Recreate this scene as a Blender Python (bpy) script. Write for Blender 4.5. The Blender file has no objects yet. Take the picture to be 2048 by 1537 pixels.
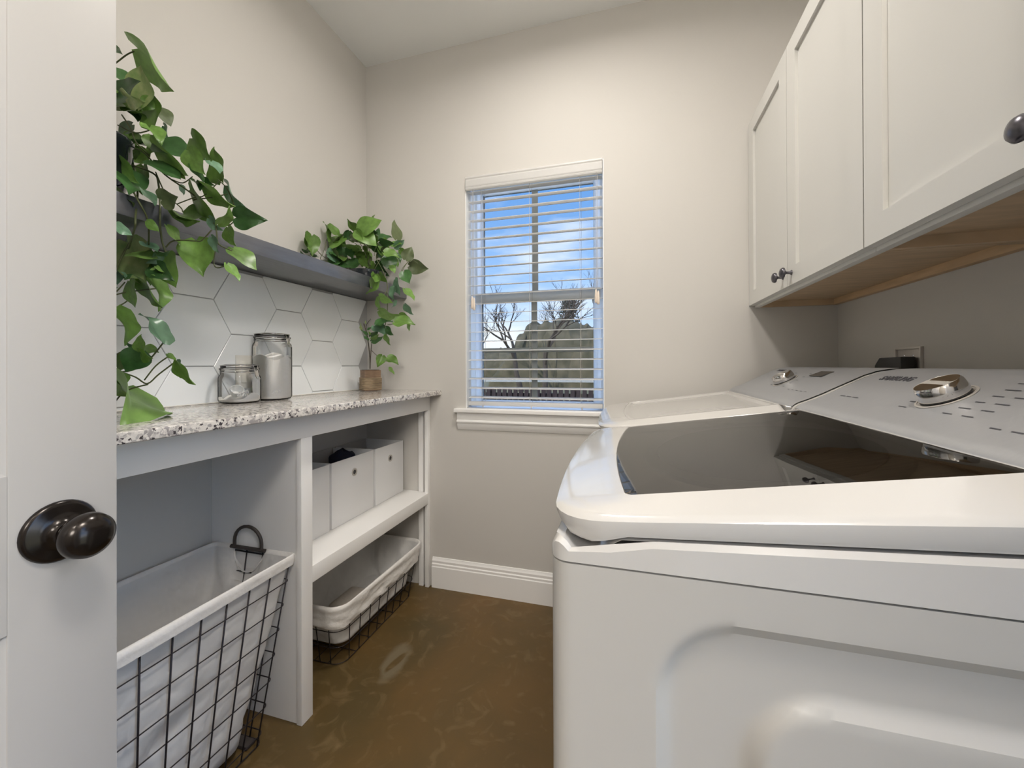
import bpy, bmesh, math, random
from mathutils import Vector, Matrix, noise
random.seed(7)
PI = math.pi
S = bpy.context.scene
COL = S.collection

# ------------------------------------------------------------------ camera
FPX, PCX, PCY = 820.53, 1024.0, 729.33          # focal length and principal point for a 2048x1537 frame
CP = Vector((1.3625, -1.895, 1.1187))
def cam_axes(yaw, pitch, roll):
    cy, sy, cp, sp, cr, sr = math.cos(yaw), math.sin(yaw), math.cos(pitch), math.sin(pitch), math.cos(roll), math.sin(roll)
    f = Vector((sy*cp, cy*cp, sp)); r = Vector((cy, -sy, 0)); u = r.cross(f)
    return cr*r + sr*u, -sr*r + cr*u, f
CR, CU, CF = cam_axes(math.radians(-16.2073), math.radians(.1709), math.radians(-.2137))
cd = bpy.data.cameras.new('camera'); cam = bpy.data.objects.new('camera', cd); COL.objects.link(cam)
cd.sensor_fit = 'HORIZONTAL'; cd.sensor_width = 36.0; cd.lens = FPX/2048*36
cd.shift_y = (PCY-768.5)/2048; cd.clip_start = .02; cd.clip_end = 300
m3 = Matrix((CR, CU, -CF)).transposed()
cam.matrix_world = Matrix.Translation(CP) @ m3.to_4x4()
S.camera = cam
S.view_settings.view_transform = 'Standard'; S.view_settings.look = 'None'
S.view_settings.gamma = 1.0; S.view_settings.use_curve_mapping = False
S.view_settings.exposure = 0.40

# ------------------------------------------------------------------ world: clear blue sky with broken white cloud
def world():
    w = bpy.data.worlds.new('sky'); S.world = w; w.use_nodes = True
    nt = w.node_tree; nt.nodes.clear(); N = nt.nodes.new; L = nt.links.new
    out = N('ShaderNodeOutputWorld'); bg = N('ShaderNodeBackground'); L(bg.outputs[0], out.inputs[0])
    tc = N('ShaderNodeTexCoord'); sep = N('ShaderNodeSeparateXYZ'); L(tc.outputs['Generated'], sep.inputs[0])
    cr = N('ShaderNodeValToRGB'); L(sep.outputs['Z'], cr.inputs[0]); e = cr.color_ramp.elements
    e[0].position = 0; e[0].color = (.72, .82, 1, 1); e[1].position = .9; e[1].color = (.08, .25, .72, 1)
    for p, c in ((.12, (.50, .68, 1, 1)), (.27, (.27, .48, .86, 1)), (.42, (.13, .33, .74, 1))):
        q = e.new(p); q.color = c
    mp = N('ShaderNodeMapping'); mp.inputs['Scale'].default_value = (2.2, 2.2, 7.5); L(tc.outputs['Generated'], mp.inputs[0])
    nz = N('ShaderNodeTexNoise'); nz.inputs['Scale'].default_value = 1.3; nz.inputs['Detail'].default_value = 7; L(mp.outputs[0], nz.inputs[0])
    c2 = N('ShaderNodeValToRGB'); c2.color_ramp.elements[0].position = .47; c2.color_ramp.elements[1].position = .66; L(nz.outputs[0], c2.inputs[0])
    mx = N('ShaderNodeMix'); mx.data_type = 'RGBA'; L(c2.outputs[0], mx.inputs[0]); L(cr.outputs[0], mx.inputs[6]); mx.inputs[7].default_value = (.93, .95, 1, 1)
    L(mx.outputs[2], bg.inputs[0]); bg.inputs[1].default_value = 4.4
world()

def light(name, kind, loc, power, color, **k):
    d = bpy.data.lights.new(name, kind); d.energy = power; d.color = color
    for a, b in k.items():
        if a != 'rot': setattr(d, a, b)
    o = bpy.data.objects.new(name, d); o.location = loc; o.rotation_euler = k.get('rot', (0, 0, 0)); COL.objects.link(o); return o
light('sun', 'SUN', (0, -5, 10), 6.5, (1, .95, .86), angle=.01, rot=(math.radians(50), 0, math.radians(-32)))
light('room_downlight', 'AREA', (1.09, -.80, 2.712), 11.5, (1, .945, .885), shape='DISK', size=.17, spread=math.radians(168))
light('nook_fill_light', 'AREA', (1.78, -1.98, 2.70), 17, (1, .935, .865), shape='DISK', size=.42)  # unseen ceiling light, added to brighten the lower left side
light('hall_fill_downlight', 'AREA', (1.15, -2.85, 2.70), 18, (1, .94, .87), shape='DISK', size=.17)  # unseen lamp added for soft light from behind the camera
q_ = (Vector((.35, -.7, .5))-Vector((1.45, -3.0, 1.75))).to_track_quat('-Z', 'Y').to_euler()
light('hall_side_fill', 'AREA', (1.45, -3.0, 1.75), 10, (1, .95, .89), shape='DISK', size=.45, rot=q_)  # extra fill aimed at the left shelves; no fixture is built here

# ------------------------------------------------------------------ materials
def mat(name, color, rough=.5, metal=0, noise_amt=0, noise_scale=8, bump=0, bump_scale=60, spec=.5, coat=0, dark=None, objvar=0, trans=0, stretch=None):
    m = bpy.data.materials.new(name); m.use_nodes = True; nt = m.node_tree; b = nt.nodes['Principled BSDF']; N = nt.nodes.new; L = nt.links.new
    b.inputs['Base Color'].default_value = (*color, 1); b.inputs['Roughness'].default_value = rough; b.inputs['Metallic'].default_value = metal
    b.inputs['Specular IOR Level'].default_value = spec; b.inputs['Coat Weight'].default_value = coat; b.inputs['Coat Roughness'].default_value = .05
    tc = N('ShaderNodeTexCoord'); src = tc.outputs['Object']
    if stretch:
        mp = N('ShaderNodeMapping'); mp.inputs['Scale'].default_value = stretch; L(src, mp.inputs[0]); src = mp.outputs[0]
    col = None
    if noise_amt:
        nz = N('ShaderNodeTexNoise'); nz.inputs['Scale'].default_value = noise_scale; nz.inputs['Detail'].default_value = 5; L(src, nz.inputs[0])
        r = N('ShaderNodeValToRGB'); r.color_ramp.elements[0].position = .3; r.color_ramp.elements[1].position = .7; L(nz.outputs[0], r.inputs[0])
        mx = N('ShaderNodeMix'); mx.data_type = 'RGBA'; L(r.outputs[0], mx.inputs[0])
        d = dark or tuple(c*(1-noise_amt) for c in color)
        mx.inputs[6].default_value = (*d, 1); mx.inputs[7].default_value = (*color, 1); col = mx.outputs[2]
    if objvar:
        oi = N('ShaderNodeObjectInfo'); hs = N('ShaderNodeHueSaturation'); mr = N('ShaderNodeMapRange')
        L(oi.outputs['Random'], mr.inputs[0]); mr.inputs[3].default_value = 1-objvar; mr.inputs[4].default_value = 1+objvar
        L(mr.outputs[0], hs.inputs['Value'])
        if col: L(col, hs.inputs['Color'])
        else: hs.inputs['Color'].default_value = (*color, 1)
        col = hs.outputs[0]
    if col: L(col, b.inputs['Base Color'])
    if bump:
        nb = N('ShaderNodeTexNoise'); nb.inputs['Scale'].default_value = bump_scale; nb.inputs['Detail'].default_value = 3; L(src, nb.inputs[0])
        bp = N('ShaderNodeBump'); bp.inputs['Strength'].default_value = bump; bp.inputs['Distance'].default_value = .004; L(nb.outputs[0], bp.inputs['Height']); L(bp.outputs[0], b.inputs['Normal'])
    if trans:
        t = N('ShaderNodeBsdfTranslucent'); ms = N('ShaderNodeMixShader'); ms.inputs[0].default_value = trans
        if col: L(col, t.inputs[0])
        else: t.inputs[0].default_value = (*color, 1)
        o = nt.nodes['Material Output']; L(b.outputs[0], ms.inputs[1]); L(t.outputs[0], ms.inputs[2]); L(ms.outputs[0], o.inputs[0])
    return m
def glassy(name, tint, rough=.0, ior=1.5):
    m = bpy.data.materials.new(name); m.use_nodes = True; nt = m.node_tree; nt.nodes.clear(); N = nt.nodes.new; L = nt.links.new
    o = N('ShaderNodeOutputMaterial'); f = N('ShaderNodeFresnel'); f.inputs[0].default_value = ior
    t = N('ShaderNodeBsdfTransparent'); t.inputs[0].default_value = (*tint, 1); g = N('ShaderNodeBsdfGlossy'); g.inputs['Roughness'].default_value = rough
    ms = N('ShaderNodeMixShader'); L(f.outputs[0], ms.inputs[0]); L(t.outputs[0], ms.inputs[1]); L(g.outputs[0], ms.inputs[2]); L(ms.outputs[0], o.inputs[0]); return m
def granite():
    m = mat('granite', (.6, .57, .53), .12); nt = m.node_tree; b = nt.nodes['Principled BSDF']; N = nt.nodes.new; L = nt.links.new
    tc = N('ShaderNodeTexCoord'); src = tc.outputs['Object']
    def layer(scale, lo, hi, col, prev, kind='n', det=4):
        if kind == 'v':
            t = N('ShaderNodeTexVoronoi'); t.inputs['Scale'].default_value = scale; L(src, t.inputs[0]); fac = t.outputs['Color']
        else:
            t = N('ShaderNodeTexNoise'); t.inputs['Scale'].default_value = scale; t.inputs['Detail'].default_value = det; L(src, t.inputs[0]); fac = t.outputs[0]
        r = N('ShaderNodeValToRGB'); r.color_ramp.elements[0].position = lo; r.color_ramp.elements[1].position = hi; L(fac, r.inputs[0])
        mx = N('ShaderNodeMix'); mx.data_type = 'RGBA'; L(r.outputs[0], mx.inputs[0]); L(prev, mx.inputs[6]); mx.inputs[7].default_value = (*col, 1); return mx.outputs[2]
    v = N('ShaderNodeTexVoronoi'); v.inputs['Scale'].default_value = 150; L(src, v.inputs[0])
    r0 = N('ShaderNodeValToRGB'); e = r0.color_ramp.elements; e[0].position = .1; e[0].color = (.36, .34, .33, 1); e[1].position = .5; e[1].color = (.78, .74, .69, 1); L(v.outputs['Color'], r0.inputs[0])
    c = layer(60, .56, .60, (.40, .37, .36), r0.outputs[0]); c = layer(110, .60, .64, (.07, .06, .065), c, det=2); c = layer(85, .62, .66, (.86, .83, .78), c)
    L(c, b.inputs['Base Color']); return m
def floor_mat():
    m = mat('stained_concrete', (.12, .08, .045), .42, spec=.4); nt = m.node_tree; b = nt.nodes['Principled BSDF']; N = nt.nodes.new; L = nt.links.new
    tc = N('ShaderNodeTexCoord')
    n1 = N('ShaderNodeTexNoise'); n1.inputs['Scale'].default_value = 2.2; n1.inputs['Detail'].default_value = 6; n1.inputs['Distortion'].default_value = .8; L(tc.outputs['Object'], n1.inputs[0])
    r = N('ShaderNodeValToRGB'); e = r.color_ramp.elements; e[0].position = .3; e[0].color = (.085, .060, .022, 1); e[1].position = .7; e[1].color = (.150, .085, .027, 1); L(n1.outputs[0], r.inputs[0])
    n2 = N('ShaderNodeTexNoise'); n2.inputs['Scale'].default_value = 9; n2.inputs['Detail'].default_value = 8; n2.inputs['Distortion'].default_value = 2.2; L(tc.outputs['Object'], n2.inputs[0])
    r2 = N('ShaderNodeValToRGB'); r2.color_ramp.elements[0].position = .55; r2.color_ramp.elements[1].position = .9; L(n2.outputs[0], r2.inputs[0])
    mx = N('ShaderNodeMix'); mx.data_type = 'RGBA'; L(r2.outputs[0], mx.inputs[0]); L(r.outputs[0], mx.inputs[6]); mx.inputs[7].default_value = (.22, .15, .07, 1)
    # a pale kidney-shaped stain ring with a darker middle
    def blob(cx, cy, sx, sy, lo, hi, rot):
        mp = N('ShaderNodeMapping'); mp.vector_type = 'TEXTURE'; mp.inputs['Location'].default_value = (cx, cy, 0); mp.inputs['Rotation'].default_value = (0, 0, rot); mp.inputs['Scale'].default_value = (sx, sy, 1); L(tc.outputs['Object'], mp.inputs[0])
        nn = N('ShaderNodeTexNoise'); nn.inputs['Scale'].default_value = 12; L(tc.outputs['Object'], nn.inputs[0])
        ad = N('ShaderNodeVectorMath'); ad.operation = 'MULTIPLY_ADD'; L(nn.outputs['Color'], ad.inputs[0]); ad.inputs[1].default_value = (.7, .7, 0); L(mp.outputs[0], ad.inputs[2])
        sb = N('ShaderNodeVectorMath'); sb.operation = 'SUBTRACT'; L(ad.outputs[0], sb.inputs[0]); sb.inputs[1].default_value = (.35, .35, 0)
        ln = N('ShaderNodeVectorMath'); ln.operation = 'LENGTH'; L(sb.outputs[0], ln.inputs[0])
        rr = N('ShaderNodeMapRange'); L(ln.outputs['Value'], rr.inputs[0]); rr.inputs[1].default_value = hi; rr.inputs[2].default_value = lo; return rr.outputs[0]
    o = blob(.50, -.525, .052, .11, .7, 1.0, .1); i = blob(.505, -.525, .018, .07, .7, 1.0, -.2)
    sb = N('ShaderNodeMath'); sb.operation = 'SUBTRACT'; sb.use_clamp = True; L(o, sb.inputs[0]); L(i, sb.inputs[1])
    ml = N('ShaderNodeMath'); ml.operation = 'MULTIPLY'; ml.inputs[1].default_value = .6; L(sb.outputs[0], ml.inputs[0])
    m3_ = N('ShaderNodeMix'); m3_.data_type = 'RGBA'; L(ml.outputs[0], m3_.inputs[0]); L(mx.outputs[2], m3_.inputs[6]); m3_.inputs[7].default_value = (.21, .18, .12, 1)
    L(m3_.outputs[2], b.inputs['Base Color'])
    bp = N('ShaderNodeBump'); bp.inputs['Strength'].default_value = .15; bp.inputs['Distance'].default_value = .003; L(n2.outputs[0], bp.inputs['Height']); L(bp.outputs[0], b.inputs['Normal']); return m
M = dict(
 wall=mat('greige_wall_paint', (.60, .58, .545), .75, bump=.04, bump_scale=220, spec=.2),
 ceil=mat('ceiling_paint', (.86, .865, .85), .85, bump=.04, bump_scale=220, spec=.2),
 white=mat('white_trim_paint', (.91, .90, .88), .38, spec=.4, noise_amt=.02, noise_scale=3),
 door=mat('door_paint', (.44, .425, .405), .42, spec=.4, noise_amt=.02, noise_scale=3),
 cab=mat('cabinet_paint', (.68, .67, .635), .40, spec=.4, noise_amt=.02, noise_scale=3),
 jamb=mat('window_jamb_paint', (.84, .85, .84), .45, spec=.3),
 vinyl=mat('white_vinyl', (.93, .95, .96), .3, trans=.72), slat=mat('blind_slat', (.88, .87, .85), .4, trans=.5), muntin=mat('window_grille', (.50, .54, .54), .4, trans=.4),  # solid frame and grille made translucent so they glow with daylight
 cord=mat('blind_cord', (.50, .47, .43), .8), tassel=mat('pale_wood_tassel', (.80, .70, .60), .5, noise_amt=.15, noise_scale=40),
 floor=floor_mat(), granite=granite(),
 tile=mat('glazed_tile', (.90, .925, .93), .16, noise_amt=.035, noise_scale=5, bump=.02, bump_scale=6), grout=mat('grout', (.42, .42, .42), .9),
 shelf=mat('charcoal_shelf_stain', (.095, .10, .118), .33, spec=1.0, coat=.4, noise_amt=.3, noise_scale=14, stretch=(6, 1, 6)),
 birch=mat('raw_birch', (.60, .44, .28), .55, noise_amt=.22, noise_scale=9, stretch=(1, 6, 1)), cleat=mat('raw_pine_cleat', (.66, .46, .27), .55, noise_amt=.2, noise_scale=10, stretch=(4, 1, 8)),
 bronze=mat('oil_rubbed_bronze', (.022, .017, .014), .20, metal=.6, spec=.6, noise_amt=.4, noise_scale=30), pewter=mat('dark_pewter', (.13, .125, .14), .3, metal=.85, noise_amt=.15, noise_scale=30),
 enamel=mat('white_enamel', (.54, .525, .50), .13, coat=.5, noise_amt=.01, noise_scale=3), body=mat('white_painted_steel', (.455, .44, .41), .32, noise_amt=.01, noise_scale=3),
 console=mat('brushed_silver_panel', (.36, .365, .375), .36, metal=.2, noise_amt=.04, noise_scale=20, stretch=(1, 12, 1)), chrome=mat('chrome', (.72, .70, .68), .10, metal=1, noise_amt=.05, noise_scale=20), satin=mat('satin_nickel', (.60, .57, .53), .45, metal=.6, noise_amt=.06, noise_scale=60),
 lidglass=glassy('smoked_lid_glass', (.20, .185, .165), .01, 1.9), gasket=mat('dark_gasket', (.05, .05, .05), .5), drum=mat('drum_steel', (.34, .33, .32), .35, metal=.5), deck=mat('inner_deck_plastic', (.42, .40, .37), .5),
 print=mat('panel_print', (.07, .07, .08), .5), display=mat('dark_display', (.07, .062, .055), .15),
 glass=glassy('clear_glass', (1, 1, 1), .0, 1.38), pane=glassy('window_glass', (.96, .98, .98), 0, 1.35), dimmed_pane=glassy('dimmed_window_glass', (.43, .445, .45), 0, 1.35),  # sash glass tinted dark to dim the boosted sky seen through it
 powder=mat('white_powder', (.95, .93, .89), .9, bump=.3, bump_scale=60), grey_powder=mat('scoop_plastic', (.85, .85, .83), .4),
 wire=mat('black_wire', (.035, .03, .035), .4, metal=.4, noise_amt=.2, noise_scale=50), liner=mat('white_cotton_liner', (.82, .81, .79), .85, bump=.8, bump_scale=9, noise_amt=.04, noise_scale=12, trans=.15, spec=.2),
 cuff=mat('white_cotton_cuff', (.80, .78, .75), .85, bump=.2, bump_scale=30, spec=.2), strap=mat('dark_leather_strap', (.055, .045, .04), .6, noise_amt=.2, noise_scale=40),
 bin=mat('white_fabric_bin', (.86, .86, .86), .6, bump=.1, bump_scale=200, noise_amt=.02, noise_scale=6), bin_in=mat('grey_bin_lining', (.42, .40, .38), .8), navy=mat('navy_cloth', (.012, .014, .035), .9, noise_amt=.3, noise_scale=40),
 towel=mat('taupe_towel', (.50, .46, .41), .95, bump=.5, bump_scale=60), socket=mat('grey_metal_plate', (.50, .47, .44), .4, metal=.5), rubber=mat('black_rubber', (.018, .018, .018), .45), plate=mat('white_plastic', (.78, .76, .70), .35),
 pot=mat('black_glazed_pot', (.02, .025, .03), .08, coat=.6, noise_amt=.3, noise_scale=12), soil=mat('potting_soil', (.05, .035, .02), .95, bump=1, bump_scale=90, noise_amt=.5, noise_scale=60),
 boxwood=mat('planter_wood', (.30, .19, .115), .6, noise_amt=.3, noise_scale=12, stretch=(2, 2, 14)), straw=mat('wrapped_twine', (.52, .39, .25), .8, noise_amt=.45, noise_scale=16, stretch=(1, 1, 8), bump=.5, bump_scale=30),
 lm=mat('leaf_mid_green', (.16, .30, .06), .38, noise_amt=.35, noise_scale=5, objvar=.25, trans=.12), ld=mat('leaf_deep_green', (.06, .15, .045), .3, noise_amt=.3, noise_scale=5, objvar=.25, trans=.08),
 ll=mat('leaf_bright_green', (.24, .42, .10), .38, noise_amt=.3, noise_scale=5, objvar=.2, trans=.15), lv=mat('leaf_variegated', (.44, .48, .22), .4, dark=(.16, .28, .08), noise_amt=1, noise_scale=3, objvar=.15, trans=.12),
 lo=mat('leaf_olive', (.14, .18, .08), .45, noise_amt=.25, noise_scale=5, objvar=.2, trans=.1), lb=mat('leaf_blue_green', (.15, .28, .17), .3, noise_amt=.25, noise_scale=5, objvar=.2, trans=.08),
 vine=mat('vine_stem', (.11, .13, .05), .5, noise_amt=.4, noise_scale=10), stem=mat('brown_stem', (.07, .055, .035), .6, noise_amt=.3, noise_scale=12),
 bark=mat('grey_bark', (.17, .13, .10), .9, noise_amt=.4, noise_scale=4), needle=mat('cedar_foliage', (.035, .06, .035), .8, noise_amt=.4, noise_scale=3), thicket=mat('winter_thicket', (.25, .20, .12), .95, noise_amt=.5, noise_scale=1.6, dark=(.10, .09, .05), bump=1, bump_scale=4),
 field=mat('dry_field_grass', (.42, .34, .19), .95, noise_amt=.3, noise_scale=.3, dark=(.24, .22, .12)), picket=mat('dark_red_brown_stain', (.085, .055, .055), .7, noise_amt=.35, noise_scale=3), rail=mat('pale_painted_rail', (.70, .68, .64), .6), track=mat('gravel_track', (.28, .25, .26), .95, noise_amt=.2, noise_scale=2),
 lamp=None)
def emit(name, c, s):
    m = bpy.data.materials.new(name); m.use_nodes = True; nt = m.node_tree; b = nt.nodes['Principled BSDF']; b.inputs['Emission Color'].default_value = (*c, 1); b.inputs['Emission Strength'].default_value = s; return m
for k_ in ('liner', 'cuff'):
    for n_ in M[k_].node_tree.nodes:
        if n_.type == 'BUMP': n_.inputs['Distance'].default_value = .02
M['lamp'] = emit('lamp_diffuser', (1, .9, .77), 6)

# ------------------------------------------------------------------ mesh helpers
def link(name, me, m, parent=None, smooth=None):
    o = bpy.data.objects.new(name, me); COL.objects.link(o)
    if m is not None and not me.materials: me.materials.append(m)
    if parent: o.parent = parent
    if smooth:
        me.polygons.foreach_set('use_smooth', [True]*len(me.polygons))
        if smooth is not True:
            me.set_sharp_from_angle(angle=math.radians(smooth))
    return o
def root(name, label, cat, group=None, kind=None, loc=(0, 0, 0)):
    o = bpy.data.objects.new(name, None); COL.objects.link(o); o.location = loc; o.empty_display_size = .05
    tag(o, label, cat, group, kind); return o
def tag(o, label=None, cat=None, group=None, kind=None):
    if label: o['label'] = label
    if cat: o['category'] = cat
    if group: o['group'] = group
    if kind: o['kind'] = kind
    return o
class MB:
    def __init__(s): s.v = []; s.f = []
    def add(s, vs, fs):
        k = len(s.v); s.v += [tuple(v) for v in vs]; s.f += [tuple(i+k for i in f) for f in fs]
    def box(s, x0, x1, y0, y1, z0, z1):
        s.add([(x, y, z) for z in (z0, z1) for y in (y0, y1) for x in (x0, x1)], [(0, 2, 3, 1), (4, 5, 7, 6), (0, 1, 5, 4), (2, 6, 7, 3), (0, 4, 6, 2), (1, 3, 7, 5)])
    def tube(s, pts, r, n=6, cap=True):
        pts = [Vector(p) for p in pts]; rs = r if isinstance(r, (list, tuple)) else [r]*len(pts); k = len(s.v); up = None
        for i, p in enumerate(pts):
            t = (pts[min(i+1, len(pts)-1)]-pts[max(i-1, 0)]).normalized()
            if up is None: up = t.orthogonal().normalized()
            up = (up-t*up.dot(t)).normalized() if (up-t*up.dot(t)).length > 1e-6 else t.orthogonal().normalized(); w = t.cross(up)
            for j in range(n):
                a = 2*PI*j/n; s.v.append(tuple(p+(up*math.cos(a)+w*math.sin(a))*rs[i]))
        for i in range(len(pts)-1):
            for j in range(n): s.f.append((k+i*n+j, k+i*n+(j+1) % n, k+(i+1)*n+(j+1) % n, k+(i+1)*n+j))
        if cap: s.f.append(tuple(k+j for j in reversed(range(n)))); s.f.append(tuple(k+(len(pts)-1)*n+j for j in range(n)))
    def ring(s, pts, r, n=6):
        pts = [Vector(p) for p in pts]; L = len(pts); k = len(s.v); nrm = Vector((0, 0, 1))
        c = sum(pts, Vector())/L; nn = (pts[0]-c).cross(pts[L//4]-c)
        if nn.length > 1e-9: nrm = nn.normalized()
        for i, p in enumerate(pts):
            t = (pts[(i+1) % L]-pts[i-1]).normalized(); w = t.cross(nrm).normalized()
            for j in range(n):
                a = 2*PI*j/n; s.v.append(tuple(p+(nrm*math.cos(a)+w*math.sin(a))*r))
        for i in range(L):
            for j in range(n): s.f.append((k+i*n+j, k+i*n+(j+1) % n, k+((i+1) % L)*n+(j+1) % n, k+((i+1) % L)*n+j))
    def lathe(s, prof, n=32, c=(0, 0, 0), sx=1, sy=1, sq=0):
        k = len(s.v)
        for r, z in prof:
            for j in range(n):
                a = 2*PI*j/n; q = 1.0
                if sq: q = 1/((abs(math.cos(a))**sq+abs(math.sin(a))**sq)**(1/sq))
                s.v.append((c[0]+r*q*math.cos(a)*sx, c[1]+r*q*math.sin(a)*sy, c[2]+z))
        for i in range(len(prof)-1):
            for j in range(n): s.f.append((k+i*n+j, k+i*n+(j+1) % n, k+(i+1)*n+(j+1) % n, k+(i+1)*n+j))
        if prof[0][0] > 1e-5: s.f.append(tuple(k+j for j in reversed(range(n))))
        if prof[-1][0] > 1e-5: s.f.append(tuple(k+(len(prof)-1)*n+j for j in range(n)))
    def grid(s, fn, nu, nv):
        k = len(s.v)
        for i in range(nu+1):
            for j in range(nv+1): s.v.append(tuple(fn(i/nu, j/nv)))
        for i in range(nu):
            for j in range(nv): s.f.append((k+i*(nv+1)+j, k+(i+1)*(nv+1)+j, k+(i+1)*(nv+1)+j+1, k+i*(nv+1)+j+1))
    def loft(s, rings, cap0=True, cap1=True, closed=True):
        k = len(s.v); n = len(rings[0])
        for r in rings: s.v += [tuple(p) for p in r]
        for i in range(len(rings)-1):
            for j in range(n if closed else n-1): s.f.append((k+i*n+j, k+i*n+(j+1) % n, k+(i+1)*n+(j+1) % n, k+(i+1)*n+j))
        if cap0: s.f.append(tuple(k+j for j in reversed(range(n))))
        if cap1: s.f.append(tuple(k+(len(rings)-1)*n+j for j in range(n)))
    def prism_y(s, prof, y0, y1):      # profile of (x, z) points carried along y
        s.loft([[(x, y0, z) for x, z in prof], [(x, y1, z) for x, z in prof]])
    def prism_x(s, prof, x0, x1):      # profile of (y, z) points carried along x
        s.loft([[(x0, y, z) for y, z in prof], [(x1, y, z) for y, z in prof]])
    def build(s, name, m, parent=None, smooth=None, bevel=0, seg=2, fix=True, xf=None):
        me = bpy.data.meshes.new(name); me.from_pydata(s.v, [], s.f); me.update()
        if fix or bevel or xf:
            bm = bmesh.new(); bm.from_mesh(me)
            if xf: bmesh.ops.transform(bm, matrix=xf, verts=bm.verts)
            bmesh.ops.remove_doubles(bm, verts=bm.verts, dist=1e-6)
            bmesh.ops.recalc_face_normals(bm, faces=bm.faces)
            if bevel:
                es = [e for e in bm.edges if len(e.link_faces) == 2 and e.calc_face_angle(0) > .6]
                bmesh.ops.bevel(bm, geom=es, offset=bevel, segments=seg, profile=.6, affect='EDGES', clamp_overlap=True)
            bm.to_mesh(me); bm.free()
        return link(name, me, m, parent, smooth if smooth else (35 if bevel else None))
def bx(name, m, parent, x0, x1, y0, y1, z0, z1, bevel=0, seg=2):
    b = MB(); b.box(x0, x1, y0, y1, z0, z1); return b.build(name, m, parent, bevel=bevel, seg=seg)
def struct(o): o['kind'] = 'structure'; return o
def at(px, py, X):                      # the point where the sight line through a pixel meets the plane x = X
    d = CR*((px-PCX)/FPX) - CU*((py-PCY)/FPX) + CF; return CP + d*((X-CP.x)/d.x)
def ray(px, py): return CR*((px-PCX)/FPX) - CU*((py-PCY)/FPX) + CF
def text(name, body, m, parent, loc, xdir, ydir, size, ext=.0004, shear=0, bold=0):
    c = bpy.data.curves.new(name, 'FONT'); c.body = body; c.size = size; c.extrude = ext; c.shear = shear; c.offset = bold; c.align_x = 'CENTER'; c.align_y = 'CENTER'; c.resolution_u = 3
    t_ = bpy.data.objects.new('lettering', c); COL.objects.link(t_); me = bpy.data.meshes.new_from_object(t_); bpy.data.objects.remove(t_); me.name = name; me.materials.clear(); me.materials.append(m)
    o = bpy.data.objects.new(name, me); COL.objects.link(o)
    x = Vector(xdir).normalized(); y = Vector(ydir); y = (y-x*y.dot(x)).normalized(); z = x.cross(y)
    o.matrix_world = Matrix.Translation(Vector(loc)) @ Matrix((x, y, z)).transposed().to_4x4(); o.parent = parent; return o

# ------------------------------------------------------------------ room shell
XR, ZC, YF = 2.139, 2.726, -2.30
struct(bx('floor', M['floor'], None, -.1, XR+.1, -3.5, .12, -.06, 0))
struct(bx('ceiling', M['ceil'], None, -.1, XR+.1, -3.5, .15, ZC, ZC+.08))
WL = struct(bx('wall_left', M['wall'], None, -.12, 0, YF, .15, 0, ZC))
b = MB(); b.box(XR, XR+.12, -1.50, .15, 0, ZC); b.box(XR, XR+.12, YF, -2.27, 0, ZC); b.box(XR, XR+.12, -2.27, -1.50, 2.15, ZC)   # unseen glazed doorway added beside the camera to let fill daylight in
struct(b.build('wall_right', M['wall'], fix=False))
D2 = root('door_added', None, None, kind='structure')
for a_ in ((-2.268, -2.18, 0.01, 2.145), (-1.59, -1.502, 0.01, 2.145), (-2.18, -1.59, .01, .16), (-2.18, -1.59, 2.05, 2.145)): bx('door_stile', M['door'], D2, XR+.03, XR+.075, *a_, bevel=.002)
bx('pane', M['pane'], D2, XR+.05, XR+.056, -2.185, -1.585, .155, 2.055)
WX0, WX1, WZ0, WZ1 = .572, 1.246, .905, 2.056
b = MB(); b.box(0, WX0, 0, .15, 0, ZC); b.box(WX1, XR, 0, .15, 0, ZC); b.box(WX0, WX1, 0, .15, 0, WZ0); b.box(WX0, WX1, 0, .15, WZ1, ZC)
struct(b.build('wall_back', M['wall'], fix=False))
b = MB(); b.box(-.12, .70, YF-.12, YF, 0, ZC); b.box(1.55, XR+.12, YF-.12, YF, 0, ZC); b.box(.70, 1.55, YF-.12, YF, 2.08, ZC)
struct(b.build('wall_front', M['wall'], fix=False))
b = MB(); b.box(-.12, .0, -3.5, YF-.12, 0, ZC); b.box(XR, XR+.12, -3.5, YF-.12, 0, ZC); b.box(.0, XR, -3.5, -3.38, 0, ZC)
struct(b.build('wall_hall', M['wall'], fix=False))
# profiled baseboard
BP = [(0, 0), (.016, 0), (.016, .104), (.013, .108), (.0135, .118), (.009, .122), (.010, .134), (.006, .140), (.004, .148), (0, .149)]
def base_x(x0, x1): b = MB(); b.prism_x([(-p, z) for p, z in BP], x0, x1); return b
struct(base_x(.389, XR).build('baseboard_back', M['white'], smooth=25))
b = MB(); b.prism_y([(XR-p, z) for p, z in BP], -1.50, -.017); struct(b.build('baseboard_right', M['white'], smooth=25))
b = MB(); b.box(.69, .76-.0, YF-.0, YF+.018, 0, 2.14); b.box(1.49, 1.58, YF, YF+.018, 0, 2.14); b.box(.69, 1.58, YF, YF+.018, 2.05, 2.14)
struct(b.build('trim_1', M['white'], bevel=.003))

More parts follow.
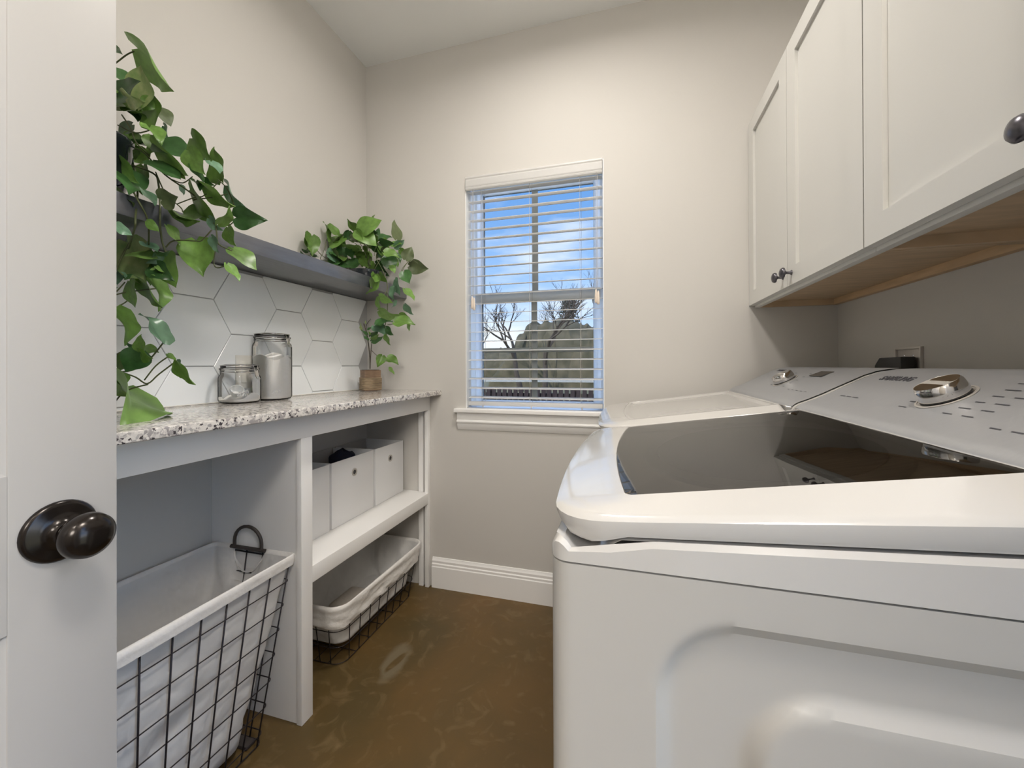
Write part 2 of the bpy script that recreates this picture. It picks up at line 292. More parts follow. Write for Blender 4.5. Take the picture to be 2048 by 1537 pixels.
# ------------------------------------------------------------------ window, sill, blind
WN = struct(bx('window_1', M['vinyl'], None, WX0+.001, WX0+.030, .062, .118, WZ0+.001, WZ1-.001, bevel=.002))
WN2 = WN
def wpart(name, m, *a, bevel=.002): o = bx(name, m, WN, *a, bevel=bevel); return o
wpart('frame_jamb', M['vinyl'], WX1-.020, WX1-.001, .062, .118, WZ0+.001, WZ1-.001)
wpart('frame_head', M['vinyl'], WX0+.030, WX1-.020, .062, .118, 2.012, WZ1-.001)
wpart('frame_sill', M['vinyl'], WX0+.030, WX1-.020, .062, .118, WZ0+.001, .926)
def sash(name, x0, x1, z0, z1, y0, y1, t, muntins):
    b = MB(); b.box(x0, x0+t, y0, y1, z0, z1); b.box(x1-t, x1, y0, y1, z0, z1); b.box(x0+t, x1-t, y0, y1, z0, z0+t*.6); b.box(x0+t, x1-t, y0, y1, z1-t*.6, z1)
    s = b.build(name, M['vinyl'], WN, bevel=.002)
    ym = (y0+y1)/2
    bx('pane', M['dimmed_pane'], s, x0+t-.004, x1-t+.004, ym-.003, ym+.003, z0+t*.6-.004, z1-t*.6+.004)
    for k in muntins: bx('muntin', M['muntin'], s, *k, ym-.011, ym-.0035, *([z0+t*.6, z1-t*.6] if len(k) == 2 else []))
    return s
s1 = sash('upper_sash', WX0+.030, WX1-.020, 1.445, 2.012, .088, .112, .034, [(.893, .921)])
s2 = sash('lower_sash', WX0+.030, WX1-.020, .926, 1.470, .064, .086, .034, [(.893, .921)])
bx('muntin', M['muntin'], s2, WX0+.066, WX1-.056, .0642, .0712, 1.184, 1.207)
wpart('meeting_rail', M['vinyl'], WX0+.030, WX1-.020, .060, .090, 1.436, 1.486)
# drywall-return jambs painted white
b = MB(); b.box(WX0-.0005, WX0+.004, .001, .062, WZ0, WZ1); b.box(WX1-.004, WX1+.0005, .001, .062, WZ0, WZ1); b.box(WX0+.004, WX1-.004, .001, .062, WZ1-.004, WZ1)
struct(b.build('trim_2', M['jamb'], fix=False))
# sill (stool) and apron
t3 = struct(bx('trim_3', M['white'], None, .520, 1.298, -.034, .062, .889, .9085, bevel=.004, seg=3))
AP = [(0, .889), (-.016, .889), (-.016, .858), (-.0155, .852), (-.020, .850), (-.022, .844), (-.020, .838), (-.0145, .834), (-.013, .822), (-.008, .812), (-.004, .803), (0, .801)]
b = MB(); b.prism_x(AP, .531, 1.287); b.build('apron', M['white'], t3, smooth=25)
BL = root('window_blind', 'white two inch slat blind half open inside the window', 'blind')
bx('headrail', M['slat'], BL, .585, 1.236, .008, .056, 2.010, 2.046, bevel=.002)
VP = [(.004, 2.053), (-.012, 2.053), (-.013, 2.046), (-.009, 2.041), (-.013, 2.034), (-.013, 2.006), (-.010, 2.000), (-.014, 1.996), (-.012, 1.990), (.004, 1.989)]
b = MB(); b.prism_x(VP, .578, 1.240); b.build('valance', M['slat'], BL, smooth=20)
NSL = 23; tilt = .125; sy0, sw = .032, .025
sl = MB()
prof = []
for k in range(7):
    u = -1+k/3; prof.append((u*sw, .0012*(1-u*u)))
pr = [(y, z+.0009) for y, z in prof]+[(y, z-.0009) for y, z in reversed(prof)]
pr = [(y*math.cos(tilt)-z*math.sin(tilt), y*math.sin(tilt)+z*math.cos(tilt)) for y, z in pr]
sl.prism_x(pr, .583, 1.237)
proto = sl.build('slat', M['slat'], BL, smooth=40); me = proto.data
for i in range(NSL):
    o = proto if i == 0 else link('slat', me, None, BL)
    o.location = (0, sy0, .962+i*(1.985-.962)/(NSL-1))
bx('bottom_rail', M['slat'], BL, .583, 1.237, sy0-.027, sy0+.025, .9215, .941, bevel=.004)
for x in (.655, .899, 1.138):
    for y in (sy0-.0265, sy0+.0265):
        b = MB(); b.tube([(x, y, .941), (x, y, 2.01)], .0008, 4); b.build('ladder_cord', M['cord'], BL)
    b = MB(); b.tube([(x+.006, sy0-.028, .925), (x+.007, sy0-.031, .915)], .003, 6); b.build('cord_plug', M['cord'], BL)
for x, z in ((.612, 1.400), (1.213, 1.402)):
    for d in (0, .006):
        b = MB(); b.tube([(x+d, -.006, 1.99), (x+d, -.005, z+.06)], .0009, 4); b.build('pull_cord', M['cord'], BL)
        b = MB(); b.lathe([(.0015, .062), (.004, .058), (.0065, .030), (.0075, .006), (.005, 0)], 10, (x+d*1.6-.002, -.006, z-(d*1.2))); b.build('tassel', M['tassel'], BL, smooth=40)

# ------------------------------------------------------------------ tiled backsplash on the left wall (tiles are parts of wall_left)
TZ0, TZ1 = .9965, 1.4675
bx('grout_bed', M['grout'], WL, .0, .0042, -1.78, -.0005, TZ0, TZ1)
def clip(poly, ax, lim, keep_less):
    out = []
    for i in range(len(poly)):
        a, c = poly[i], poly[(i+1) % len(poly)]; ia = (a[ax] <= lim) == keep_less or a[ax] == lim; ic = (c[ax] <= lim) == keep_less or c[ax] == lim
        if ia: out.append(a)
        if ia != ic:
            t = (lim-a[ax])/(c[ax]-a[ax]); out.append(tuple(a[k]+(c[k]-a[k])*t for k in (0, 1)))
    return out
g = .0016; HW, HH = .1285-g, .11325-g
for ci in range(-5, 5):
    yc = -.909+ci*.192; odd = ci % 2
    for ri in range(-2, 4):
        zc = 1.2335+ri*.2265-(.11325 if odd else 0)
        poly = [(yc-HW, zc), (yc-HW*.5, zc-HH), (yc+HW*.5, zc-HH), (yc+HW, zc), (yc+HW*.5, zc+HH), (yc-HW*.5, zc+HH)]
        for ax, lim, less in ((0, -.003, True), (0, -1.778, False), (1, TZ1-.001, True), (1, TZ0+.0025, False)):
            poly = clip(poly, ax, lim, less)
            if len(poly) < 3: break
        if len(poly) < 3 or max(p[1] for p in poly)-min(p[1] for p in poly) < .006 or max(p[0] for p in poly)-min(p[0] for p in poly) < .006: continue
        c = Vector((sum(p[0] for p in poly)/len(poly), sum(p[1] for p in poly)/len(poly)))
        ins = [tuple(c+(Vector(p)-c)*(1-.0014/max(.01, (Vector(p)-c).length))) for p in poly]
        b = MB(); b.loft([[(.002, y, z) for y, z in poly], [(.0068, y, z) for y, z in poly], [(.0078, y, z) for y, z in ins]]); b.build('tile', M['tile'], WL)
b = MB(); b.tube([(.008, -1.78, TZ0+.001), (.008, -.002, TZ0+.001)], .0022, 6); b.build('caulk_bead', M['plate'], WL)

# ------------------------------------------------------------------ open laundry shelf unit
XF = .376
U = root('laundry_shelf_unit', 'white painted open shelf unit under the granite counter on the left wall', 'shelving unit')
W = M['white']
bx('top_rail', W, U, XF-.020, XF, -1.79, -.0005, .8945, .9715, bevel=.001)
bx('divider_stile', W, U, XF-.020, XF, -.8525, -.8065, .0005, .8945, bevel=.001)
bx('end_stile', W, U, XF-.020, XF, -.024, -.0005, .0005, .8945, bevel=.001)
bx('divider_panel', W, U, .0005, XF-.020, -.848, -.8105, .0005, .9715)
bx('wall_batten', W, U, .318, .343, -.018, -.0005, .4775, .8940, bevel=.001)
bx('wall_batten', W, U, .318, .343, -.018, -.0005, .0005, .4225, bevel=.001)
bx('left_end_panel', W, U, .0005, XF, -1.81, -1.7905, .0005, .9715)
bx('shelf_board', W, U, .0005, XF-.0005, -.8065, -.0005, .4225, .4765, bevel=.002)
CT = MB(); prf = []
CT.box(.0005, .441, -1.81, -.0008, .9725, .9958)
tag(CT.build('granite_countertop', M['granite'], bevel=.004, seg=3), 'polished speckled white and grey granite countertop over the open shelves', 'countertop')

# fabric bins
def fabric_bin(y0, y1, label, grommet=True, x1=.234, zt=.737):
    z0 = .4772; w = .004; r = root('fabric_bin', label, 'storage bin', 'white fabric bins on the shelf board', loc=((.012+x1)/2, (y0+y1)/2, z0))
    ox, oy = r.location.x, r.location.y; X0, X1, Y0, Y1, H = .012-ox, x1-ox, y0-oy, y1-oy, zt-z0
    def P(n, m, *a, bev=.0012): return bx(n, m, r, *a, bevel=bev)
    P('front_panel', M['bin'], X1-w, X1, Y0, Y1, 0, H); P('back_panel', M['bin_in'], X0, X0+w, Y0, Y1, 0, H)
    P('side_panel', M['bin'], X0+w, X1-w, Y0, Y0+w, 0, H-.001); P('side_panel', M['bin'], X0+w, X1-w, Y1-w, Y1, 0, H-.001); P('bottom_panel', M['bin_in'], X0+w, X1-w, Y0+w, Y1-w, 0, w, bev=0)
    if grommet:
        gz = H-.066; n = 24; b = MB(); pf = [(.0165, 0), (.0165, .0025), (.014, .0038), (.0105, .003), (.0095, .0005)]
        b.lathe(pf, n); g_ = b.build('grommet', M['satin'], r, smooth=40, xf=Matrix.Translation((X1, (Y0+Y1)/2, gz)) @ Matrix.Rotation(PI/2, 4, 'Y'))
        b = MB(); b.lathe([(.0105, .0), (.0105, .0012)], n); b.build('eyelet_hole', M['gasket'], g_, xf=Matrix.Translation((X1, (Y0+Y1)/2, gz)) @ Matrix.Rotation(PI/2, 4, 'Y'))
    return r
fabric_bin(-.262, -.024, 'white fabric bin with metal grommet nearest the back wall')
fabric_bin(-.548, -.276, 'white fabric bin with metal grommet in the middle of three')
fabric_bin(-.804, -.560, 'white fabric bin half hidden behind the divider post', grommet=True)
b = MB()
def cloth(u, v):
    a = u*2*PI; r = .055*(math.sin(v*PI) if v < 1 else 0)**.6; z = -.05+.09*v+.018*noise.noise(Vector((u*6, v*6, 3)))
    return (.135+r*math.cos(a)*(1+.25*noise.noise(Vector((math.cos(a)*2, math.sin(a)*2, v*3)))), -.36+r*1.1*math.sin(a), .712+z)
b.grid(cloth, 24, 10); tag(b.build('crumpled_cloth', M['navy'], smooth=True), 'crumpled navy cloth peeking out of the middle white bin', 'cloth')

# ------------------------------------------------------------------ floating shelf
tag(bx('floating_shelf', M['shelf'], None, .0005, .243, -1.80, -.0005, 1.4685, 1.5195, bevel=.0015), 'long charcoal stained floating shelf on the left wall', 'shelf')

# ------------------------------------------------------------------ wall cabinets on the right
XD = 1.829; CZ0, CZ1 = 1.361, 2.104; DT = .020
def wall_cabinet(y0, y1, label, knobs, near_part):
    r = root('wall_cabinet', label, 'cabinet', 'white shaker wall cabinets above the washers', loc=(XR, (y0+y1)/2, 1.352))
    o = r.location; xb = XR-.0008
    def P(n, m, x0, x1, a, b_, z0, z1, bev=0): return bx(n, m, r, x0-o.x, x1-o.x, a-o.y, b_-o.y, z0-o.z, z1-o.z, bevel=bev)
    xf0, xf1 = XD+DT+.001, XD+DT+.020
    P('face_frame', M['cab'], xf0, xf1, y0, y1, 1.352, 1.392, .001); P('face_frame', M['cab'], xf0, xf1, y0, y1, 1.392, CZ1+.01)
    P('side_panel', M['birch'], xf1, xb, y0, y0+.016, 1.352, CZ1+.01); P('side_panel', M['birch'], xf1, xb, y1-.016, y1, 1.352, CZ1+.01)
    P('bottom_panel', M['birch'], xf1, xb, y0+.016, y1-.016, 1.374, 1.388); P('top_panel', M['cab'], xf1, xb, y0+.016, y1-.016, CZ1-.008, CZ1+.01)
    P('back_cleat', M['cleat'], xb-.020, xb, y0+.016, y1-.016, 1.352, 1.374, .0008)
    ym = (y0+y1)/2
    for a, b_, ky in ((ym+.0015, y1-.001, knobs[1]), (y0+.001, ym-.0015, knobs[0])):
        m_ = MB(); sw_ = .066; X0, X1 = XD-o.x, XD+DT-o.x; A, B, Z0, Z1 = a-o.y, b_-o.y, CZ0-o.z, CZ1-o.z
        m_.box(X0, X1, A, A+sw_, Z0, Z1); m_.box(X0, X1, B-sw_, B, Z0, Z1); m_.box(X0, X1, A+sw_, B-sw_, Z0, Z0+.054); m_.box(X0, X1, A+sw_, B-sw_, Z1-.054, Z1)
        d = m_.build('door', M['cab'], r, fix=False)
        bx('door_panel', M['cab'], d, X0+.009, X1-.004, A+sw_-.004, B-sw_+.004, Z0+.05, Z1-.05)
        k = MB(); k.lathe([(.0075, 0), (.0075, .002), (.0045, .005), (.004, .014), (.007, .018), (.0155, .021), (.0165, .025), (.0135, .030), (.006, .033), (0, .0335)], 20)
        k.build('knob', M['pewter'], d, smooth=50, xf=Matrix.Translation((X0, ky-o.y, 1.397-o.z)) @ Matrix.Rotation(-PI/2, 4, 'Y'))
    return r
wall_cabinet(-.868, -.0012, 'white shaker wall cabinet with two small knobs beside the window wall', (-.470, -.398), 0)
wall_cabinet(-1.738, -.8705, 'nearer white shaker wall cabinet above the glass lid washer', (-1.345, -1.262), 1)

# ------------------------------------------------------------------ washer and dryer
def rr(x0, x1, y0, y1, r, n=6, bow=0, rb=None):   # rounded rectangle outline, counter-clockwise; bow pushes the x0 side out
    rb = r if rb is None else rb; pts = []
    for cx, cy, a0, q in ((x1-rb, y1-rb, 0, rb), (x0+r, y1-r, PI/2, r), (x0+r, y0+r, PI, r), (x1-rb, y0+rb, 1.5*PI, rb)):
        for k in range(n+1):
            a = a0+PI/2*k/n; pts.append([cx+q*math.cos(a), cy+q*math.sin(a)])
        if a0 == PI/2:   # subdivide the front edge so that it can bow
            ya, yb = y1-r, y0+r
            for k in range(1, 12): pts.append([x0, ya+(yb-ya)*k/12])
        if a0 == PI:
            for k in range(1, 16): pts.append([x0+r+(x1-rb-x0-r)*k/16, y0])
        if a0 == 1.5*PI:
            for k in range(1, 6): pts.append([x1, y0+rb+(y1-y0-2*rb)*k/6])
        if a0 == 0:
            for k in range(1, 16): pts.append([x1-rb+(x0+r-x1+rb)*k/16, y1])
    ym, h = (y0+y1)/2, (y1-y0)/2
    for p in pts:
        w = max(0, 1-(p[0]-x0)/.12); p[0] -= bow*(1-((p[1]-ym)/h)**2)*w
    return pts
def interp(tab, x):
    if x <= tab[0][0]: return tab[0][1]
    for (a, b), (c, d) in zip(tab, tab[1:]):
        if x <= c: return b+(d-b)*(x-a)/(c-a)
    return tab[-1][1]
def sstep(a, b, x): t = max(0, min(1, (x-a)/(b-a))); return t*t*(3-2*t)
FX, BXX = 1.274, 2.020
ZSEAM = .9035
DECK = [(FX, .920), (1.282, .929), (1.292, .924), (1.302, .912), (1.322, .912), (1.350, .931), (1.40, .934), (1.69, .953), (1.80, .965), (2.03, .975)]
LIDB = [(1.27, .944), (1.282, .934), (1.295, .927), (1.325, .925), (1.352, .9345), (1.40, .9375), (1.69, .957), (1.80, .966)]
CREASE = [(1.27, .950), (1.29, .950), (1.36, .9545), (1.69, .984), (1.80, .993)]
TOPZ = [(1.25, .957), (1.31, .961), (1.36, .9640), (1.69, 1.0110), (1.76, 1.0215)]
CON = [(1.738, 1.010), (1.742, 1.018), (1.752, 1.0255), (1.777, 1.036), (1.804, 1.049), (1.850, 1.0735), (1.889, 1.094), (1.915, 1.1035), (1.940, 1.108), (1.975, 1.110), (1.990, 1.107), (2.003, 1.095), (2.006, 1.06)]
def rsdf(x, z, x0, x1, z0, z1, r):
    cx, cz, hx, hz = (x0+x1)/2, (z0+z1)/2, (x1-x0)/2-r, (z1-z0)/2-r; qx, qz = abs(x-cx)-hx, abs(z-cz)-hz
    return math.hypot(max(qx, 0), max(qz, 0))+min(max(qx, qz), 0)-r
def machine(name, y0, y1, label, cat, washer):
    r = root(name, label, cat, loc=((FX+BXX)/2, (y0+y1)/2, 0)); T = Matrix.Translation(-r.location); ym = (y0+y1)/2
    # painted steel body with the embossed near side
    ol = []
    q = .022; nside = 110 if washer else 12
    for k in range(7): a = PI+PI/2*k/6; ol.append((FX+q+q*math.cos(a), y0+q+q*math.sin(a), 0))
    for k in range(1, nside): ol.append((FX+q+(BXX-FX-2*q)*k/nside, y0, 1))
    for k in range(7): a = 1.5*PI+PI/2*k/6; ol.append((BXX-q+q*math.cos(a), y0+q+q*math.sin(a), 0))
    for k in range(7): a = PI/2*k/6; ol.append((BXX-q+q*math.cos(a), y1-q+q*math.sin(a), 0))
    for k in range(7): a = PI/2+PI/2*k/6; ol.append((FX+q+q*math.cos(a), y1-q+q*math.sin(a), 0))
    rows = 130 if washer else 6; rings = []
    for i in range(rows+1):
        z = .022+(ZSEAM-.0022-.022)*i/rows; ring = []
        for x, y, s in ol:
            if s and washer:
                d = 0
                for x0, x1, z0_, z1_, rad, w, h in ((1.385, 1.955, .10, .862, .085, .017, .0115), (1.468, 1.905, .17, .800, .075, .017, -.0105), (1.560, 1.86, .24, .737, .06, .016, .009)):
                    d += h*sstep(0, -w, rsdf(x, z, x0, x1, z0_, z1_, rad))
                y = y+d
            ring.append((x, y, z))
        rings.append(ring)
    b = MB(); b.loft(rings); b.build('body', M['body'], r, smooth=30, xf=T, fix=True)
    for fx in (FX+.06, BXX-.06):
        for fy in (y0+.06, y1-.06):
            b = MB(); b.lathe([(.022, .0005), (.022, .010), (.010, .014), (.010, .024)], 14, (fx, fy, 0)); b.build('foot', M['rubber'], r, xf=T)
    # top cover: deck that dips at the front under the lid's lip
    def lift(o, zf): return [(x, y, zf(x)) for x, y in o]
    o0 = rr(FX-.0005, BXX, y0-.0005, y1+.0005, .022); o1 = rr(FX+.004, BXX-.004, y0+.006, y1-.006, .020); o2 = rr(FX+.022, BXX-.02, y0+.020, y1-.020, .02)
    b = MB(); dz = lambda x: interp(DECK, x)
    b.loft([[(x, y, ZSEAM) for x, y in o0], lift(o0, lambda x: dz(x)-.005), lift(o1, dz)], cap0=True, cap1=False)
    # deck surface as strips across the width
    xs = sorted(set([FX+.004+(BXX-.004-FX-.004)*k/60 for k in range(61)])); 
    def dk(u, v): x = FX+.004+.014*0+(BXX-FX-.008)*u; inset = .006+.020*(1-min(1, max(0, (x-FX-.004)/.016)))**2+.020*(1-min(1, max(0, (BXX-.004-x)/.016)))**2; return (x, y0+inset+(y1-y0-2*inset)*v, dz(x)-.0002)
    b.grid(dk, 70, 8); b.build('top_cover', M['enamel'], r, smooth=35, xf=T)
    # lid ring
    lx1 = 1.742; yl0, yl1 = y0+.004, y1-.004
    def lid_ring(fi, si, bi, zf): return [(x, y, zf(x)) for x, y in rr(FX+.003+fi, lx1-bi, yl0+si, yl1-si, max(.010, .055-fi*.6), bow=.019, rb=.012)]
    L = [lid_ring(.012, .010, .004, lambda x: interp(LIDB, x)+.001), lid_ring(.004, .002, .001, lambda x: interp(LIDB, x)), lid_ring(0, 0, 0, lambda x: interp(LIDB, x)+.004), lid_ring(0, 0, 0, lambda x: max(interp(CREASE, x)-.003, interp(LIDB, x)+.005))]
    gf = .078; gs = .055 if washer else .048
    for t in (.08, .2, .38, .58, .8, 1):
        L.append(lid_ring(gf*t, gs*t, .012*t, lambda x, t=t: interp(CREASE, x)+(interp(TOPZ, x)-interp(CREASE, x))*(math.sin(t*PI/2)**.9+(t**1.05-math.sin(t*PI/2)**.9)*sstep(1.30, 1.42, x))))
    # inner lip of the rim goes down a little
    L.append(lid_ring(gf+.002, gs+.002, .014, lambda x: interp(TOPZ, x)-.003))
    b = MB(); b.loft(L, cap0=False, cap1=False); b.build('lid_frame', M['enamel'], r, smooth=38, xf=T)
    x0g, x1g, y0g, y1g = FX+.003+gf+.0005, lx1-.0125, yl0+gs+.0005, yl1-gs-.0005
    def top(u, v, drop):
        y = y0g+(y1g-y0g)*v; w = ((y-ym)/(y1g-ym))**2; xa = x0g-.019*(1-w)*.35; x = xa+(x1g-xa)*u
        z = interp(TOPZ, x)-drop+.0045*(1-w)*math.sin(min(1, u*6)*PI/2)
        return (x, y, z)
    if washer:
        g0 = [Vector(p) for p in lid_ring(gf+.0015, gs+.0015, .0135, lambda x: interp(TOPZ, x)-.0006)]; gc = Vector(((x0g+x1g)/2, ym, 0)); rgs = []
        for k in (1, .94, .85, .7, .5, .3, .12, .01):
            rg = []
            for p in g0: x, y = gc.x+(p.x-gc.x)*k, gc.y+(p.y-gc.y)*k; rg.append((x, y, interp(TOPZ, x)-.0006+.0035*(1-k**4)))
            rgs.append(rg)
        b = MB(); b.loft(rgs, cap0=False); b.build('lid_glass', M['lidglass'], r, smooth=True, xf=T)
        cx = 1.565
        b = MB(); b.grid(lambda u, v: (x0g-.03+(x1g-x0g+.04)*u, y0g-.02+(y1g-y0g+.04)*v, interp(TOPZ, x0g+(x1g-x0g)*u)-.024), 4, 4); o = b.build('inner_shelf', M['deck'], r, xf=T)
        b = MB(); b.lathe([(.235, -.004), (.232, .001), (.205, .001), (.195, -.010), (.190, -.05), (.186, -.05)], 48, sx=.78, sy=1.08)
        b.build('tub_ring', M['drum'], r, smooth=40, xf=T @ Matrix.Translation((cx, ym, .976)) @ Matrix.Rotation(-.14, 4, 'Y'))
        b = MB(); b.lathe([(.203, .0), (.203, .0004)], 48, sx=.78, sy=1.08); b.build('tub_opening', M['gasket'], r, xf=T @ Matrix.Translation((cx, ym, .9775)) @ Matrix.Rotation(-.14, 4, 'Y'))
    else:
        g0 = [Vector(p) for p in lid_ring(gf+.002, gs+.002, .014, lambda x: interp(TOPZ, x)-.0025)]; gc = Vector(((x0g+x1g)/2, ym, 0)); rgs = []
        for k, dd in ((1, .0025), (.985, .0012), (.95, .0014), (.92, .0062), (.90, .0075), (.7, .007), (.4, .006), (.02, .006)):
            rgs.append([(gc.x+(p.x-gc.x)*k, gc.y+(p.y-gc.y)*k, interp(TOPZ, gc.x+(p.x-gc.x)*k)-dd) for p in g0])
        b = MB(); b.loft(rgs, cap0=False); b.build('lid_panel', M['enamel'], r, smooth=True, xf=T)
    # console housing and silver control panel
    HP = [(1.745, .985)]+[(x+.001, z-.003) for x, z in CON]+[(2.010, 1.04), (2.014, .985)]
    b = MB(); b.prism_y(HP, y0+.0005, y1-.0005); b.build('console_housing', M['enamel'], r, bevel=.003, xf=None, smooth=30).data.transform(T)
    arc = CON[:12]
    # parametrise the panel along its curved profile, with rounded upper corners
    seg = [0]
    for (a, c), (e, f) in zip(arc, arc[1:]): seg.append(seg[-1]+math.hypot(e-a, f-c))
    TOT = seg[-1]
    def onarc(s):
        for k in range(len(arc)-1):
            if s <= seg[k+1]+1e-9: t = (s-seg[k])/(seg[k+1]-seg[k]); return arc[k][0]+(arc[k+1][0]-arc[k][0])*t, arc[k][1]+(arc[k+1][1]-arc[k][1])*t
        return arc[-1]
    smax = TOT-.030
    def pan(u, v):
        s = smax*u; R_ = .055; e = max(0, s-(smax-R_)); ins = .007+(R_-math.sqrt(max(0, R_*R_-e*e)))*.95
        x, z = onarc(s); return (x, y0+ins+(y1-y0-2*ins)*v, z)
    b = MB(); b.grid(pan, 40, 10); b.build('control_panel', M['console'], r, smooth=True, xf=T)
    b = MB(); b.tube([(1.7395, y0+.008, 1.0125), (1.7395, y1-.008, 1.0125)], .0018, 6); b.build('chrome_strip', M['chrome'], r, xf=T, smooth=True)
    # dial
    sl_ = math.atan2(1.094-1.049, 1.889-1.804); dn = Vector((-math.sin(sl_), 0, math.cos(sl_))); du = Vector((math.cos(sl_), 0, math.sin(sl_)))
    K = T @ Matrix.Translation((1.837, ym+.015, 1.0666)) @ Matrix.Rotation(-sl_, 4, 'Y')
    rad = .0318 if washer else .031
    b = MB(); b.lathe([(rad*1.22, .0002), (rad*1.22, .0012), (rad*1.12, .0016), (rad*1.12, .0002)], 40); dl = b.build('dial_ring', M['satin'], r, xf=K, smooth=30)
    b = MB(); b.lathe([(rad*1.0, .0018), (rad*1.0, .004)], 40); b.build('dial_base', M['gasket'], dl, xf=K)
    b = MB()
    prof = [(rad*1.0, .004), (rad*1.02, .010), (rad*.97, .022), (rad*.90, .026)]
    b.lathe(prof, 12 if False else 40)
    dial = b.build('dial', M['chrome'], r, xf=K, smooth=30)
    b = MB()
    def cap_(u, v):
        a = v*2*PI; q_ = rad*.90*u; x, y = q_*math.cos(a), q_*math.sin(a); zz = .0262-.006*sstep(.10, .8, abs(x)/rad)*(1-u**6); return (x, y, zz)
    b.grid(cap_, 10, 40); b.build('dial_cap', M['satin'], dial, xf=K, smooth=True)
    def onp_(s_, y): x, z = onarc(s_); return Vector((x, y, z))+dn*.0006
    S0 = lambda x: next((seg[k]+(x-arc[k][0])/(arc[k+1][0]-arc[k][0])*(seg[k+1]-seg[k]) for k in range(len(arc)-1) if arc[k][0] <= x <= arc[k+1][0]), TOT*.5)
    def mark(bb, x, y, w, h):
        p = onp_(S0(x), y); a = Vector((0, -1, 0))*w/2; c = du*h/2; k = len(bb.v); bb.v += [tuple(q) for q in (p-a-c, p+a-c, p+a+c, p-a+c)]; bb.f.append((k, k+1, k+2, k+3))
    b = MB(); random.seed(3)
    if washer:
        for i in range(7):
            x = 1.800+i*.0165
            for sgn in (-1, 1):
                if sgn > 0 and i > 4: continue
                off = rad*1.3+.012+.010*abs(3-i)*-.4; w = random.uniform(.016, .026); mark(b, x, ym+sgn*(off+w/2), w, .0022)
                if sgn < 0: mark(b, x, ym+sgn*(off+w+.028), random.uniform(.014, .024), .0022)
        for i in range(3):
            for j in range(5): mark(b, 1.785+i*.034, ym-.155-j*.030, .016, .0022)
        for w_, yy in ((.022, y1-.078), (.018, y1-.103), (.022, y1-.129)): mark(b, 1.806, yy, w_, .0026)
    else:
        for i in range(5):
            w = .016; mark(b, 1.810+i*.018, ym+rad*1.3+.016, w, .002); mark(b, 1.810+i*.018, ym-rad*1.3-.016, w, .002)
        for j in range(5): mark(b, 1.80, ym-.13-j*.030, .014, .002)
    b.build('panel_print', M['print'], r, xf=T, fix=False)
    if washer: lp = onp_(S0(1.879), y1-.123); text('logo', 'SAMSUNG', M['print'], r, T @ lp, (0, -1, 0), du, .0225, bold=.0006)
    else: lp = onp_(S0(1.895), y1-.105); text('logo', 'SAMSUNG', M['print'], r, T @ lp, (0, -1, 0), du, .017, bold=.0004)
    if not washer:
        b = MB(); b.box(-.017, .017, -.040, .040, 0, .0008); b.build('display', M['display'], r, bevel=0, xf=T @ Matrix.Translation(Vector((0, 0, 0))+onp_(S0(1.884), ym-.122)) @ Matrix.Rotation(-sl_*.8, 4, 'Y'))
    return r
machine('washing_machine', -1.4450, -.7560, 'white top load washer with a dark glass lid nearest the camera', 'washing machine', True)
machine('clothes_dryer', -.7420, -.0580, 'white dryer with a plain white top lid beside the window wall', 'dryer', False)

# ------------------------------------------------------------------ outlets
R_ = root('dryer_outlet', 'grey metal outlet plate on the right wall above the dryer', 'outlet', loc=(XR, -.43, 1.11))
def lp(n, m, x0, x1, y0, y1, z0, z1, **k): return bx(n, m, R_, x0-XR, x1-XR, y0+.43, y1+.43, z0-1.11, z1-1.11, **k)
lp('plate', M['socket'], XR-.004, XR-.0005, -.490, -.372, 1.045, 1.168, bevel=.001)
for f in ((-.490, -.484, 1.045, 1.168), (-.378, -.372, 1.045, 1.168), (-.484, -.378, 1.162, 1.168)): lp('plate_rim', M['satin'], XR-.009, XR-.004, *f, bevel=.0008)
for y in (-.412, -.452):
    b = MB(); b.lathe([(.003, 0), (.0022, .0018), (0, .0022)], 10); b.build('screw', M['chrome'], R_, xf=Matrix.Translation((-.004, y+.43, 1.1435-1.11)) @ Matrix.Rotation(-PI/2, 4, 'Y'))
b = MB(); b.loft([[(XR-.046, -.452, z) for z in (1.05,)]+[(XR-.046, -.36, 1.05), (XR-.046, -.345, 1.065), (XR-.046, -.345, 1.115), (XR-.046, -.37, 1.138), (XR-.046, -.475, 1.140), (XR-.046, -.478, 1.06)], [(XR-.0095, -.452, 1.05), (XR-.0095, -.36, 1.05), (XR-.0095, -.345, 1.065), (XR-.0095, -.345, 1.115), (XR-.0095, -.37, 1.138), (XR-.0095, -.475, 1.140), (XR-.0095, -.478, 1.06)]])
pl = b.build('dryer_plug', M['rubber'], bevel=.004); tag(pl, 'black moulded power plug in the grey outlet behind the dryer', 'plug')
b = MB(); b.tube([(XR-.03, -.40, 1.052), (XR-.032, -.395, 1.0), (XR-.05, -.38, .93), (XR-.06, -.36, .8), (XR-.065, -.34, .6)], .009, 10); b.build('cable', M['rubber'], pl, smooth=True)
O = root('wall_outlet', 'cream outlet plate on the white hexagon tiles behind the jars', 'outlet', loc=(.008, -.730, 1.10))
bx('plate', M['plate'], O, .0002, .005, -.0375, .0375, -.060, .060, bevel=.0015)
for dz in (-.025, .025): bx('receptacle', M['plate'], O, .005, .0068, -.017, .017, dz-.014, dz+.014, bevel=.001)

